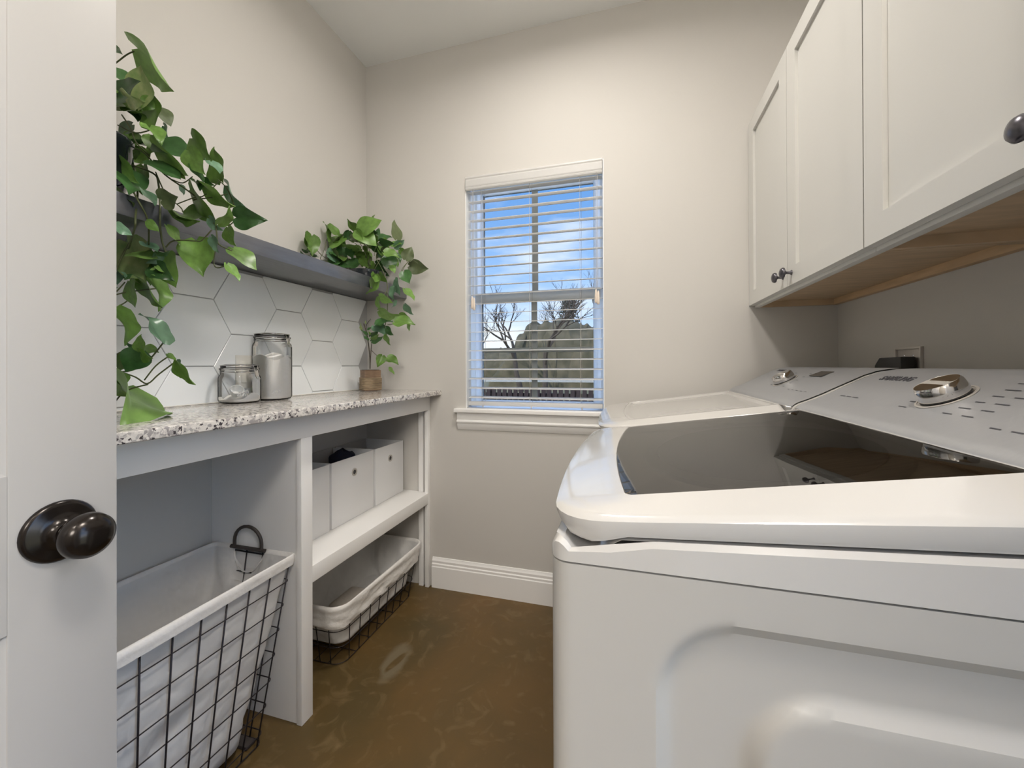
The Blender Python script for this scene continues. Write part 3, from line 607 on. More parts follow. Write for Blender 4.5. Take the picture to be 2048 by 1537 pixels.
# ------------------------------------------------------------------ jars
def jar(cx, cy, rad, h, label, fill, mound, logo):
    z0 = .9962; r = root('glass_jar', label, 'jar', loc=(cx, cy, z0)); n = 48; sq = 4.0
    nk = rad*.90; hs = h-.030
    prof = [(0, .0), (rad*.80, 0), (rad*.93, .003), (rad, .012), (rad, hs-.022), (rad*.97, hs-.012), (rad*.88, hs-.003), (nk, hs+.002), (nk, h-.020), (nk*1.04, h-.018), (nk*1.04, h-.014), (nk, h-.013)]
    b = MB(); 
    for i, (q, z) in enumerate(prof): pass
    b.lathe(prof[1:], n, sq=3.2); b.f.pop(); b.build('jar_body', M['glass'], r, smooth=50, fix=False)
    b = MB(); b.lathe([(nk*1.0, h-.012), (nk*1.10, h-.011), (nk*1.12, h-.007), (nk*1.06, h-.003), (nk*.8, h), (0, h)], n); b.build('glass_lid', M['glass'], r, smooth=50, fix=False)
    b = MB(); b.ring([(nk*1.07*math.cos(2*PI*k/n), nk*1.07*math.sin(2*PI*k/n), h-.0125) for k in range(n)], .0016, 8); b.build('rubber_seal', M['gasket'], r, smooth=True)
    for zz, kk in ((h-.019, 1.06), (h-.027, 1.04)):
        b = MB(); b.ring([(nk*kk*math.cos(2*PI*k/n), nk*kk*math.sin(2*PI*k/n), zz) for k in range(n)], .0013, 8); b.build('wire_bail', M['chrome'], r, smooth=True)
    b = MB(); b.ring([(nk*1.13*math.cos(2*PI*k/n), nk*1.13*math.sin(2*PI*k/n), h-.004) for k in range(n)], .0014, 8); b.build('lid_band', M['chrome'], r, smooth=True)
    # clamp on the front right of the neck
    a = math.radians(12); cxx, cyy = nk*1.12*math.cos(a), nk*1.12*math.sin(a)
    cl = MB(); d = Vector((math.cos(a), math.sin(a), 0)); t = Vector((-math.sin(a), math.cos(a), 0)); o = Vector((cxx, cyy, 0))
    def loop(pts, rr_): cl.tube([o+d*p[0]+t*p[1]+Vector((0, 0, p[2])) for p in pts], rr_, 6)
    loop([(0, -.009, h-.004), (.004, -.009, h-.02), (.004, .009, h-.02), (0, .009, h-.004), (0, -.009, h-.004)], .0012)
    loop([(.003, -.007, h-.020), (.006, -.007, h-.040), (.012, -.007, h-.050), (.012, .007, h-.050), (.006, .007, h-.040), (.003, .007, h-.020)], .0013)
    cl.v += [tuple(o+d*x+t*y+Vector((0, 0, z))) for x, y, z in ((.0045, -.0065, h-.022), (.0045, .0065, h-.022), (.0065, .0065, h-.042), (.0065, -.0065, h-.042))]; k = len(cl.v); cl.f.append((k-4, k-3, k-2, k-1))
    cl.build('clamp', M['chrome'], r, smooth=40, fix=False)
    # contents
    rc = rad-.0035; b = MB(); k = len(b.v); N_ = 36
    rings = []
    def q3(a): return 1/((abs(math.cos(a))**3.2+abs(math.sin(a))**3.2)**(1/3.2))
    for rf, zf in ((.82, .004), (.95, .007), (1, .014), (1, None)):
        ring = []
        for j in range(N_):
            a_ = 2*PI*j/N_; q = q3(a_); x, y = rc*rf*q*math.cos(a_), rc*rf*q*math.sin(a_); ring.append((x, y, zf if zf is not None else fill+mound(x, y)))
        rings.append(ring)
    for rf in (.8, .55, .3, .1): rings.append([(rc*rf*q3(2*PI*j/N_)*math.cos(2*PI*j/N_), rc*rf*q3(2*PI*j/N_)*math.sin(2*PI*j/N_), fill+mound(rc*rf*math.cos(2*PI*j/N_), rc*rf*math.sin(2*PI*j/N_))) for j in range(N_)])
    b.loft(rings); b.build('powder', M['powder'], r, smooth=60)
    if logo:
        ang = math.radians(-38); nn = Vector((math.cos(ang), math.sin(ang), 0)); tt = Vector((-math.sin(ang), math.cos(ang), 0)); q = q3(ang)
        text('embossed_logo', 'Ball', M['satin'], r, nn*(rad*q+.0012)+tt*.004+Vector((0, 0, .032)), tt, (0, 0, 1), .022, shear=.35, bold=-.0003)
    return r
j2 = jar(.078, -.676, .0575, .246, 'tall clear clip top jar nearly full of white powder', .160, lambda x, y: .007*math.cos(x*60)+.008*math.sin(y*75+1), True)
j1 = jar(.082, -.812, .0550, .131, 'short squat clip top jar with a little white powder', .020, lambda x, y: .010*math.cos(y*70-.5)+.004*x/.04, True)
b = MB(); b.lathe([(.0, .0), (.014, .001), (.020, .012), (.021, .026), (.019, .0265), (.018, .012), (.012, .003), (0, .002)], 20); b.tube([(.018, 0, .02), (.03, .012, .032)], .003, 6)
sc = b.build('scoop', M['grey_powder'], smooth=40); sc.location = (.078, -.822, 1.024); sc.rotation_euler = (.6, .5, .4); tag(sc, 'small white plastic scoop lying in the short squat jar', 'scoop')

# ------------------------------------------------------------------ wire hampers
def contour(x0, x1, y0, y1, r, n=5, per=14):
    P = []
    cs = ((x1-r, y1-r, 0), (x0+r, y1-r, PI/2), (x0+r, y0+r, PI), (x1-r, y0+r, 1.5*PI))
    for i, (cx, cy, a0) in enumerate(cs):
        for k in range(n+1): a = a0+PI/2*k/n; P.append(Vector((cx+r*math.cos(a), cy+r*math.sin(a))))
        nx, ny, a1 = cs[(i+1) % 4]; e = Vector((nx+r*math.cos(a1), ny+r*math.sin(a1))); s = P[-1].copy()
        for k in range(1, per): P.append(s+(e-s)*k/per)
    return P
def basket(name, label, top, bot, zt, zb, rtop, rbot, vw, hz, liner_bot, cuff_h, notch=None, wr=.0021, group=None, linz=.05, cuffrad=.0075):
    cx, cy = (top[0]+top[1])/2, (top[2]+top[3])/2
    r = root(name, label, 'laundry basket', loc=(cx, cy, 0)); T = Vector((cx, cy, 0))
    per = 22; ct = contour(*top, rtop, per=per); cb = contour(*bot, rbot, per=per)
    def pt(i, z, off=0):
        t = (zt-z)/(zt-zb); p = ct[i % len(ct)].lerp(cb[i % len(ct)], t); q = p
        if off:
            c = Vector((cx, cy)); q = p+(p-c).normalized()*off
        return Vector((q.x, q.y, z))-T
    for z in hz:
        b = MB(); b.ring([pt(i, z) for i in range(len(ct))], wr*(1.25 if z == hz[-1] else .8), 6); b.build('wire_hoop', M['wire'], r, smooth=True)
    for i in vw:
        b = MB(); b.tube([pt(i, zt-.002), pt(i, (zt+zb)/2), pt(i, zb)], wr, 6); b.build('upright_wire', M['wire'], r, smooth=True)
    # bottom cross wires
    for k in range(1, 6):
        y = bot[2]+(bot[3]-bot[2])*k/6; b = MB(); b.tube([Vector((bot[0], y, zb))-T, Vector((bot[1], y, zb))-T], wr*.8, 6); b.build('floor_wire', M['wire'], r)
    for k in range(1, 4):
        x = bot[0]+(bot[1]-bot[0])*k/4; b = MB(); b.tube([Vector((x, bot[2], zb))-T, Vector((x, bot[3], zb))-T], wr*.8, 6); b.build('floor_wire', M['wire'], r)
    # liner: a cloth bag, double sided
    lb = contour(*liner_bot, .05, per=per); b = MB(); rows = 22; n = len(ct)
    def lin(i, v, off=0):
        p = ct[i % n].lerp(lb[i % n], v**1.05); c = Vector((cx, cy)); q = p+(c-p).normalized()*.006
        ztop = zt-.003
        if notch:
            xx = q.x; d = (xx-notch[0])/notch[1]
            if q.y > top[3]-.02 and abs(d) < 1: ztop = zt-notch[2]*math.sqrt(1-d*d)
        z = ztop+(linz-ztop)*v
        w = .016*noise.noise(Vector((q.x*9+z*5, q.y*9-z*6, z*3)))+.009*noise.noise(Vector((q.x*24+z*14, q.y*24-z*14, z*10)))
        q = q+(c-q).normalized()*(abs(w)*1.6*math.sin(v*PI)**.5+off)
        return Vector((q.x, q.y, z))-T
    rings = [[lin(i, k/rows) for i in range(n)] for k in range(rows+1)]
    b.loft(rings, cap0=False, cap1=True); ln = b.build('liner', M['liner'], r, smooth=True)
    # cuff folded over the rim
    b = MB(); prof = [(0.0065, -.003), (.002, .006), (-.004, .0085), (-.010, .005), (-.0115, -.006)]
    steps = 8
    for s in range(1, steps+1): prof.append((-.0115, -.006-(cuff_h-.006)*s/steps))
    rings = []
    for k, (o, dz) in enumerate(prof):
        ring = []
        for i in range(n):
            p = ct[i]; c = Vector((cx, cy)); z = zt+dz; hid = 0
            if notch and p.y > top[3]-.02 and abs(p.x-notch[0]) < notch[1]:
                z = zt-notch[2]*math.sqrt(1-((p.x-notch[0])/notch[1])**2)-.004+min(0, dz)*.2; o_ = .006
            else: o_ = o
            wv = 0
            if cuff_h > .03 and k > 4: wv = .006*noise.noise(Vector((p.x*7, p.y*7, z*80+p.y*25)))+.006*noise.noise(Vector((p.x*20+z*60, p.y*20-z*60, z*20))); z += .010*noise.noise(Vector((p.x*9, p.y*9, 4)))*((k-4)/8)
            base = ct[i].lerp(cb[i], max(0, (zt-z)/(zt-zb))); q = base+(base-c).normalized()*(-o_+wv)
            ring.append(Vector((q.x, q.y, z))-T)
        rings.append(ring)
    b.loft(rings, cap0=False, cap1=False); b.build('cuff', M['cuff'], ln, smooth=True)
    return r, pt, n, T, ct
per = 22; seglen = 6+per-1     # contour points per side
# side order: back-right corner -> far edge (y1) -> left (x0) -> near (y0) -> right/front (x1)
def side_idx(n, side, fr): return int(round(side*seglen+5+fr*per)) % n
n_ = 4*seglen
front = [side_idx(n_, 3, f) for f in (0, .091, .182, .273, .364, .455, .545, .636, .727, .818, .909, 1)]
far = [side_idx(n_, 0, f) for f in (.15, .36, .57, .79, 1)]
left = [side_idx(n_, 1, f) for f in (.182, .364, .545, .727, .909)]; near = [side_idx(n_, 2, f) for f in (.1, .37, .63, .9)]
HB = (.022, .345, -1.622, -.850)
r1, pt1, n1, T1, c1 = basket('wire_hamper', 'large black wire laundry hamper with white liner and black ring handle', HB, (.055, .305, -1.53, -.930), .525, .006, .016, .018,
    front+far+left+near, [.006, .032]+[.105+.070*k for k in range(6)]+[.515], (.07, .290, -1.50, -.958), .024, notch=(.168, .060, .060), linz=.035)
# handle ring
b = MB(); zt = .531; yy = -.857
arc = [(.112, yy, zt), (.112, yy, zt+.018)]+[(.168-.056*math.cos(a), yy, zt+.018+.052*math.sin(a)) for a in [PI*k/12 for k in range(1, 12)]]+[(.224, yy, zt+.018), (.224, yy, zt)]
b.tube([Vector(p)-T1 for p in arc], .0052, 8); b.tube([Vector(p)-T1 for p in ((.098, yy, zt-.001), (.238, yy, zt-.001))], .0062, 8); b.build('handle', M['strap'], r1, smooth=40)
b = MB(); b.box(.075, .285, -.965, -.935, .001, .012); b.build('base_bar', M['strap'], r1, bevel=.002).data.transform(Matrix.Translation(-T1))
front2 = [side_idx(n_, 3, f) for f in (0, .14, .28, .42, .56, .70, .84, 1)]
r2, pt2, n2, T2, c2 = basket('low_wire_basket', 'low black wire basket with white cloth liner on the floor under the shelf', (.045, .352, -.648, -.036), (.085, .325, -.610, -.090), .236, .006, .055, .045,
    front2+[side_idx(n_, 0, f) for f in (0, .33, .66, 1)]+[side_idx(n_, 2, f) for f in (0, .33, .66, 1)]+[side_idx(n_, 1, f) for f in (.25, .5, .75)], [.006, .075, .140, .228], (.09, .322, -.600, -.100), .075, linz=.070, wr=.0019)
b = MB(); b.box(.15, .25, -.48, -.32, .082, .135); tw = b.build('folded_towel', M['towel'], bevel=.02, seg=4); tag(tw, 'small folded taupe towel lying inside the low wire basket', 'towel')

# ------------------------------------------------------------------ the open door on the left, with its bronze knob
D = root('door_1', None, None, kind='structure')
dx0, dx1, dy0, dy1 = .687, .722, -2.288, -1.527; DM = M['door']
for n, a in (('stile', (dy1-.0975, dy1)), ('stile', (dy0, dy0+.0975))): bx(n, DM, D, dx0, dx1, *a, .008, 2.035, bevel=.0015)
for z0, z1 in ((.008, .24), (.832, 1.002), (1.92, 2.035)): bx('rail', DM, D, dx0, dx1-.0005, dy0+.0975, dy1-.0975, z0, z1)
for z0, z1 in ((.24, .832), (1.002, 1.92)):
    b = MB()
    y0, y1 = dy0+.0975, dy1-.0975
    def rect(i, x): return [(x, y0+i, z0+i), (x, y1-i, z0+i), (x, y1-i, z1-i), (x, y0+i, z1-i)]
    b.loft([rect(0, dx1-.002), rect(.006, dx1-.004), rect(.014, dx1-.012), rect(.022, dx1-.013), rect(.055, dx1-.006)], cap0=False); b.build('panel', DM, D, smooth=25)
KN = MB(); KX = Matrix.Translation((dx1, -1.5830, .9285)) @ Matrix.Rotation(PI/2, 4, 'Y')
KN.lathe([(.0345, .0), (.0350, .002), (.0335, .005), (.030, .0065), (.022, .008), (.014, .0115), (.0115, .017)], 40)
kn = KN.build('door_knob', M['bronze'], D, smooth=50, xf=KX)
b = MB(); b.lathe([(.0115, .016), (.0125, .030), (.019, .034), (.0255, .040), (.0280, .047), (.0265, .055), (.0185, .062), (.008, .065), (0, .0652)], 40, sx=.90, sy=.90)
b.build('knob_head', M['bronze'], kn, smooth=60, xf=KX)

# ------------------------------------------------------------------ downlights: the laundry room can, plus unseen nook and hall lamps added for fill
def can(x, y, r, label):
    o = root('recessed_downlight', label, 'ceiling light', loc=(x, y, ZC)); b = MB(); b.lathe([(r+.022, -.0005), (r+.020, -.006), (r+.004, -.009), (r, -.004)], 40); b.build('trim_ring', M['white'], o, smooth=40)
    b = MB(); b.lathe([(r, -.003), (r, -.0005)], 40); b.build('diffuser', M['lamp'], o); return o
can(1.09, -.80, .085, 'round recessed downlight in the laundry room ceiling nearer the window')
can(1.78, -1.98, .21, 'wide round fill light added unseen in the nook by the added side door')
can(1.15, -2.85, .085, 'round recessed fill downlight added unseen in the hall ceiling behind the door')

# ------------------------------------------------------------------ pothos plants
LT = [(0, .10), (.04, .30), (.12, .43), (.24, .50), (.38, .49), (.52, .42), (.66, .32), (.78, .21), (.89, .10), (.96, .035), (1, .002)]
def leaf_mesh(name, fold, curl, wave, seed):
    b = MB(); nu, nv = 12, 6
    def f(u, v):
        t = u; w = interp(LT, t); s = (v-.5)*2; x = s*w; lob = -.10*abs(s)*(1-t)**5
        z = fold*abs(x)*1.0-curl*(t-.35)**2+wave*math.sin(t*9+seed)*abs(s)*.05
        return (x, t+lob, z)
    b.grid(f, nu, nv); me = bpy.data.meshes.new(name); me.from_pydata(b.v, [], b.f); me.update(); me.polygons.foreach_set('use_smooth', [True]*len(me.polygons)); return me
LEAVES = {}
def leaf_data(k, var):
    if (k, var) not in LEAVES:
        p = [(.16, .16, 1, 0), (.30, .30, 1.4, 2), (.06, .10, .7, 4), (.22, -.16, 1, 1)][var]; me = leaf_mesh('leaf', *p); me.materials.append(M['l'+k]); LEAVES[(k, var)] = me
    return LEAVES[(k, var)]
def clampd(px, py, d, room):
    r = ray(px, py)
    for _ in range(3):
        p = CP+r*d
        if p.y > -.035: d = (-.035-CP.y)/r.y
        if p.x < .035: d = (.035-CP.x)/r.x
        p = CP+r*d
        if 1.44 < p.z < 1.545 and p.x < .262: d = (.262-CP.x)/r.x
        if p.z < 1.008 and r.z < 0: d = (1.008-CP.z)/r.z
    return CP+r*d
def plant(rt, items, d0, spread, seed):
    rnd = random.Random(seed); o0 = rt.location
    for it in items:
        bx_, by_, tx, ty, wf, k = it[:6]; d = d0+(it[6] if len(it) > 6 else rnd.uniform(-spread, spread))
        A = clampd(bx_, by_, d, 0); B = clampd(tx, ty, d+rnd.uniform(-.02, .01), 0); ax = B-A; Ln = ax.length; y = ax.normalized()
        v = (CP-(A+B)/2).normalized(); n0 = (v-y*v.dot(y)).normalized(); w = .80; ang = 0; wf = min(1, wf*1.12)
        if wf < w: ang = math.acos(max(.25, wf/w))*rnd.choice((-1, 1))
        else: w = wf
        n = Matrix.Rotation(ang, 3, y) @ n0; x = y.cross(n).normalized()
        mt = Matrix((x*Ln*w, y*Ln, n*Ln)).transposed().to_4x4(); mt.translation = A-o0
        ob = bpy.data.objects.new('leaf', leaf_data(k, rnd.choice((0, 1, 2, 3)))); COL.objects.link(ob); ob.parent = rt; ob.matrix_local = mt
def smoothline(P, k=4):
    out = []
    for i in range(len(P)-1):
        p0, p1, p2, p3 = P[max(i-1, 0)], P[i], P[i+1], P[min(i+2, len(P)-1)]
        for j in range(k):
            t = j/k; out.append(.5*((2*p1)+(-p0+p2)*t+(2*p0-5*p1+4*p2-p3)*t*t+(-p0+3*p1-3*p2+p3)*t*t*t))
    return out+[P[-1]]
def stems(rt, lines, d0, r, m='vine', name='vine'):
    for ln in lines:
        rad = r; pts = ln
        if isinstance(ln[0], (int, float)): rad = ln[0]; pts = ln[1:]
        P = [clampd(p[0], p[1], d0+(p[2] if len(p) > 2 else 0), 0)-rt.location for p in pts]; P = smoothline(P) if len(P) > 2 else P
        b = MB(); b.tube(P, rad, 6); b.build(name, M[m], rt, smooth=True)
Z1 = lambda *a: tuple((220+.26025*a[i] if i % 2 == 0 else 50+.26025*a[i]) for i in range(len(a)))
Z2 = lambda *a: tuple((220+.2863*a[i] if i % 2 == 0 else 420+.2863*a[i]) for i in range(len(a)))
Z7 = lambda *a: tuple((590+.1416*a[i] if i % 2 == 0 else 420+.1416*a[i]) for i in range(len(a)))
Z8 = lambda *a: tuple((690+.15625*a[i] if i % 2 == 0 else 560+.15625*a[i]) for i in range(len(a)))
def L_(Z, rows): return [Z(*q[:4])+tuple(q[4:]) for q in rows]
def filler(n, x0, x1, y0, y1, lo, hi, kinds, seed):
    rnd = random.Random(seed); out = []
    for _ in range(n):
        x, y, a, l = rnd.uniform(x0, x1), rnd.uniform(y0, y1), rnd.uniform(-.3, PI+.3), rnd.uniform(lo, hi)
        out.append((x, y, x+l*math.cos(a), y+l*math.sin(a)*.9, rnd.uniform(.35, .75), rnd.choice(kinds), rnd.uniform(0, .09)))
    return out
p1 = root('trailing_pothos', 'large trailing pothos in a glossy black pot at the near end of the floating shelf', 'plant', loc=(.130, -1.245, 1.5195))
plant(p1, L_(Z1, [(225,180,515,510,.30,'m'),(215,640,248,320,.55,'v'),(350,790,325,495,.38,'m'),(60,560,250,440,.4,'d'),(30,330,135,470,.5,'d'),(160,640,320,700,.42,'m'),(210,910,410,880,.32,'d'),
 (360,900,650,1000,.5,'d'),(325,935,590,1165,.36,'l'),(330,1040,545,1180,.42,'d'),(628,870,778,1040,.55,'m'),(600,965,725,1150,.62,'m'),(850,1200,785,930,.42,'m'),(625,1080,715,1222,.4,'d'),(710,1235,952,1405,.3,'l'),
 (610,1270,812,1535,.26,'m'),(400,1345,530,1320,.95,'o'),(562,1450,765,1475,.45,'m'),(830,1532,940,1412,.42,'l'),(965,1480,1190,1500,.72,'d',-.03),(775,1055,842,1150,.42,'b'),(900,1235,992,1398,.3,'b'),
 (70,1040,212,1220,.45,'l'),(60,1080,160,1292,.5,'d'),(250,1080,235,1302,.38,'m'),(55,1268,218,1362,.36,'l'),(260,1270,352,1388,.32,'b'),(462,1415,660,1537,.22,'m'),(160,650,212,752,.5,'d'),(305,785,402,892,.5,'m'),
 (40,600,130,640,.6,'m'),(90,480,220,640,.6,'m'),(130,560,240,600,.6,'v'),(420,780,455,870,.35,'b'),(660,1200,700,1260,.5,'d'),(-60,420,60,520,.6,'m'),(-80,640,40,700,.6,'d'),(-90,300,20,380,.6,'m'),(-60,180,90,215,.35,'d'),
 (730,1180,800,1240,.5,'d'),(500,1100,580,1190,.5,'m'),(540,1230,570,1310,.5,'b')])
 + L_(Z2, [(695,60,775,150,.5,'b'),(820,120,872,252,.38,'m'),(865,265,1028,418,.48,'m'),(815,385,900,506,.38,'m'),(600,212,645,462,.68,'m'),(400,110,492,247,.36,'l'),(715,190,768,302,.42,'b'),
 (130,232,272,545,.60,'v'),(150,300,335,335,.32,'l'),(295,400,430,485,.75,'d'),(370,318,452,542,.5,'l'),(290,465,387,692,.34,'m'),(205,480,380,680,.22,'m'),(130,500,168,682,.34,'m'),(45,685,157,928,.36,'m'),
 (375,930,242,705,.36,'b'),(208,985,214,868,.5,'m'),(212,985,338,992,.45,'m'),(200,985,118,920,.36,'b'),(215,990,105,1135,.92,'d'),(110,1015,48,1130,.6,'m'),(60,1130,92,1232,.6,'m'),(92,1232,222,1457,.22,'l'),(50,1195,112,1312,.36,'l'),
 (400,1010,460,1062,.42,'m'),(460,1055,585,1228,.26,'m'),(460,1060,487,1177,.4,'d'),(212,1000,292,1042,.4,'m'),(110,470,80,430,.4,'b'),(100,480,160,450,.5,'d'),(320,300,420,300,.4,'d'),(250,240,330,300,.4,'b'),(-40,520,60,540,.5,'m'),(-60,900,40,960,.5,'m')])+filler(16, 225, 330, 180, 330, 30, 50, 'mmdlo', 41)+filler(12, 225, 330, 440, 560, 30, 50, 'mdlb', 42), 1.02, .05, 11)
stems(p1, [[(.0022)]+[Z1(*q) for q in ((-60,1000),(120,1060),(330,1140),(372,1220),(385,1400),(385,1537),(400,1660),(430,1750))],
 [.0022]+[Z1(*q) for q in ((-20,980),(160,1040),(212,1250),(195,1480),(190,1560),(140,1720))], [.002]+[Z1(*q) for q in ((60,1060),(205,1330),(290,1500),(298,1700))],
 [.0018]+[Z2(*q) for q in ((390,262),(430,222),(500,212),(600,218))], [.0018]+[Z1(*q) for q in ((-90,400),(55,285),(140,222),(228,188))],
 [.0019]+[Z1(*q) for q in ((60,960),(230,960),(420,1150),(620,1290),(760,1420),(800,1530))], [.0014]+[Z1(*q) for q in ((480,1190),(560,1215),(635,1165))], [.0014]+[Z1(*q) for q in ((640,1350),(740,1300),(835,1205))],
 [.0014]+[Z1(*q) for q in ((640,1340),(760,1330),(900,1300))], [.0014]+[Z1(*q) for q in ((520,1375),(640,1330),(700,1320))], [.0016]+[Z1(*q) for q in ((60,770),(200,830),(330,800))], [.0016]+[Z1(*q) for q in ((90,690),(160,800),(200,900),(300,1000))],
 [.0014]+[Z1(*q) for q in ((350,1130),(430,1300),(540,1400),(560,1440))], [.0014]+[Z1(*q) for q in ((830,1190),(900,1260),(960,1400))],
 [.0018]+[Z2(*q) for q in ((740,90),(745,160),(760,240),(850,285))], [.0015]+[Z2(*q) for q in ((735,290),(725,370),(750,405),(820,385))], [.0015]+[Z2(*q) for q in ((740,110),(830,108),(885,60))], [.0015]+[Z2(*q) for q in ((710,140),(640,215),(600,216))],
 [.0016]+[Z2(*q) for q in ((20,600),(120,575),(320,550))], [.0016]+[Z2(*q) for q in ((10,700),(130,628),(135,560))], [.0015]+[Z2(*q) for q in ((20,600),(105,505))],
 [.0017]+[Z2(*q) for q in ((10,1030),(150,960),(205,985))], [.0018]+[Z2(*q) for q in ((375,925),(300,1020),(240,1082),(120,1130),(20,1120))], [.0018]+[Z2(*q) for q in ((90,1138),(180,1170),(260,1215),(340,1150),(462,1058))],
 [.0016]+[Z2(*q) for q in ((240,1190),(320,1090),(400,1030))], [.0018]+[Z2(*q) for q in ((265,1220),(150,1250),(80,1290),(30,1350))], [.002]+[Z2(*q) for q in ((135,230),(60,380),(-10,600),(-20,900),(10,1100))]], 1.02, .0018)
b = MB(); b.lathe([(.050, .0005), (.056, .004), (.074, .05), (.082, .10), (.080, .135), (.084, .140), (.084, .150), (.078, .150), (.074, .130)], 40); b.f.pop(); b.build('pot', M['pot'], p1, smooth=50)
b = MB(); b.lathe([(.074, .126), (.074, .130)], 30); b.build('soil', M['soil'], p1)

p2 = root('corner_pothos', 'bushy pothos in a dark bowl on the floating shelf in the room corner', 'plant', loc=(.125, -.175, 1.5195))
plant(p2, L_(Z7, [(235,370,238,655,.66,'m'),(150,318,195,600,.26,'m'),(190,590,92,540,.4,'d'),(192,652,72,606,.28,'d'),(242,608,332,682,.36,'d'),(458,425,441,163,.22,'m'),(466,246,672,402,.38,'m'),(892,272,722,142,.55,'m'),
 (765,298,688,442,.62,'d'),(645,378,498,545,.52,'m'),(898,272,1222,138,.62,'m'),(888,288,1155,505,.62,'m'),(878,300,992,492,.5,'l'),(748,365,872,442,.42,'l'),(872,542,618,492,.26,'l'),(1008,358,1192,572,.5,'m'),(1160,352,1190,253,.6,'d'),
 (1180,402,1372,380,.38,'d'),(1440,412,1410,133,.45,'o'),(1400,522,1542,420,.6,'b'),(1198,450,1402,482,.5,'d'),(1258,602,1478,652,.5,'l'),(1562,702,1652,518,.8,'o'),(1300,648,1402,882,.8,'d'),(1358,788,1410,897,.6,'m'),
 (1622,790,1892,832,.7,'o'),(1540,880,1620,1052,.76,'d'),(1408,988,1476,1212,.36,'b',-.12),(1402,1085,1370,1277,.42,'b',-.12),(1550,1128,1680,1292,.38,'m',-.12),(1130,918,1045,1207,.42,'m',-.12),(1070,928,1182,1002,.5,'m',-.12),(1190,898,1302,1032,.42,'m',-.1),
 (540,558,602,732,.6,'o'),(650,540,640,770,.6,'d'),(758,700,862,872,.6,'m'),(618,770,792,822,.36,'d'),(1022,588,828,622,.3,'m'),(1178,480,1256,602,.4,'b'),(928,680,1042,812,.6,'m'),(1090,120,1130,60,.3,'m'),(1480,560,1600,640,.6,'m'),
 (740,520,820,700,.5,'d'),(660,620,740,740,.6,'d'),(1100,500,1240,600,.5,'d'),(1000,300,1170,330,.6,'d'),(1240,420,1330,540,.6,'m'),(560,460,640,560,.6,'m'),(1420,620,1500,740,.5,'d')])
 + L_(Z8, [(438,208,612,300,.5,'l',-.14),(440,395,685,478,.45,'l',-.16),(412,225,440,405,.3,'m',-.16),(765,315,872,452,.42,'b',-.14),(700,480,838,490,.8,'m',-.12),(635,540,892,545,.52,'m',-.16),(800,560,822,660,.4,'m',-.12),(640,260,610,360,.4,'b',-.1)])+filler(30, 650, 790, 465, 530, 20, 36, 'mmddlob', 43), 1.98, .07, 5)
stems(p2, [[.002]+[Z7(*q) for q in ((1150,700),(1240,860),(1300,1050),(1300,1150))]+[Z8(*q) for q in ((538,160),(545,330),(530,500),(505,620))], [.0015]+[Z7(*q) for q in ((300,560),(400,660),(520,720),(640,760))], [.0013]+[Z7(*q) for q in ((445,420),(400,600),(360,700),(480,730))],
 [.0014]+[Z7(*q) for q in ((1100,880),(1180,740),(1250,640))], [.0014]+[Z7(*q) for q in ((1500,900),(1560,780),(1640,710),(1730,750))], [.0014]+[Z7(*q) for q in ((1480,980),(1510,840),(1600,730))], [.0013]+[Z7(*q) for q in ((900,540),(860,480),(820,460))],
 [.0013]+[Z7(*q) for q in ((1000,640),(960,540),(900,440))], [.0013]+[Z7(*q) for q in ((1060,650),(1050,560),(1000,500))], [.0013]+[Z7(*q) for q in ((1120,650),(1130,560),(1180,460))], [.0013]+[Z8(*q) for q in ((545,575),(600,570),(640,562))], [.0013]+[Z8(*q) for q in ((540,130),(500,190),(440,215))]], 1.93, .0015)
b = MB(); b.lathe([(.055, .0005), (.075, .004), (.090, .03), (.094, .055), (.090, .055), (.085, .04)], 36); b.f.pop(); b.build('pot', M['pot'], p2, smooth=50)
b = MB(); b.lathe([(.085, .036), (.085, .040)], 24); b.build('soil', M['soil'], p2)

p3 = root('potted_cutting', 'small leafy cutting in a square wooden planter on the counter corner', 'plant', loc=(.098, -.105, .9962))
plant(p3, L_(Z8, [(400,572,602,508,.42,'d'),(378,590,542,702,.6,'b'),(535,618,630,708,.5,'d'),(518,700,577,842,.36,'m'),(338,782,487,718,.48,'d'),(290,640,342,602,.4,'d'),(290,775,235,712,.42,'d'),(480,972,415,1117,.72,'m'),(545,992,688,1072,.62,'m'),(560,1128,627,1222,.36,'l'),
 (330,720,420,640,.5,'d'),(320,700,300,660,.5,'m'),(340,760,440,700,.4,'m'),(215,640,190,545,.3,'v'),(270,560,262,520,.5,'v'),(280,700,205,630,.3,'d')]) , 1.93, .03, 8)
stems(p3, [[.0024]+[Z8(*q) for q in ((320,1140),(318,1000),(300,820),(270,660),(240,560))], [.0018]+[Z8(*q) for q in ((322,1140),(330,950),(345,800),(380,690))], [.0014]+[Z8(*q) for q in ((340,905),(410,970),(520,1040),(550,1025))], [.0014]+[Z8(*q) for q in ((300,780),(270,600),(330,500))]], 1.95, .002, 'stem', 'stem')
a = math.radians(-38); RZ = Matrix.Rotation(a, 4, 'Z')
b = MB(); h = .040
b.box(-h, h, -h, h, .0005, .103); b.build('planter_box', M['boxwood'], p3, bevel=.002, smooth=30).data.transform(RZ)
for k in range(9):
    b = MB(); q = h+.0018; zz = .008+k*.0068; b.ring([(q, q, zz), (-q, q, zz), (-q, -q, zz), (q, -q, zz)], .0032, 6); b.build('twine_wrap', M['straw'], p3, smooth=True).data.transform(RZ)
b = MB(); b.box(-h+.006, h-.006, -h+.006, h-.006, .1032, .1045); b.build('soil', M['soil'], p3).data.transform(RZ)

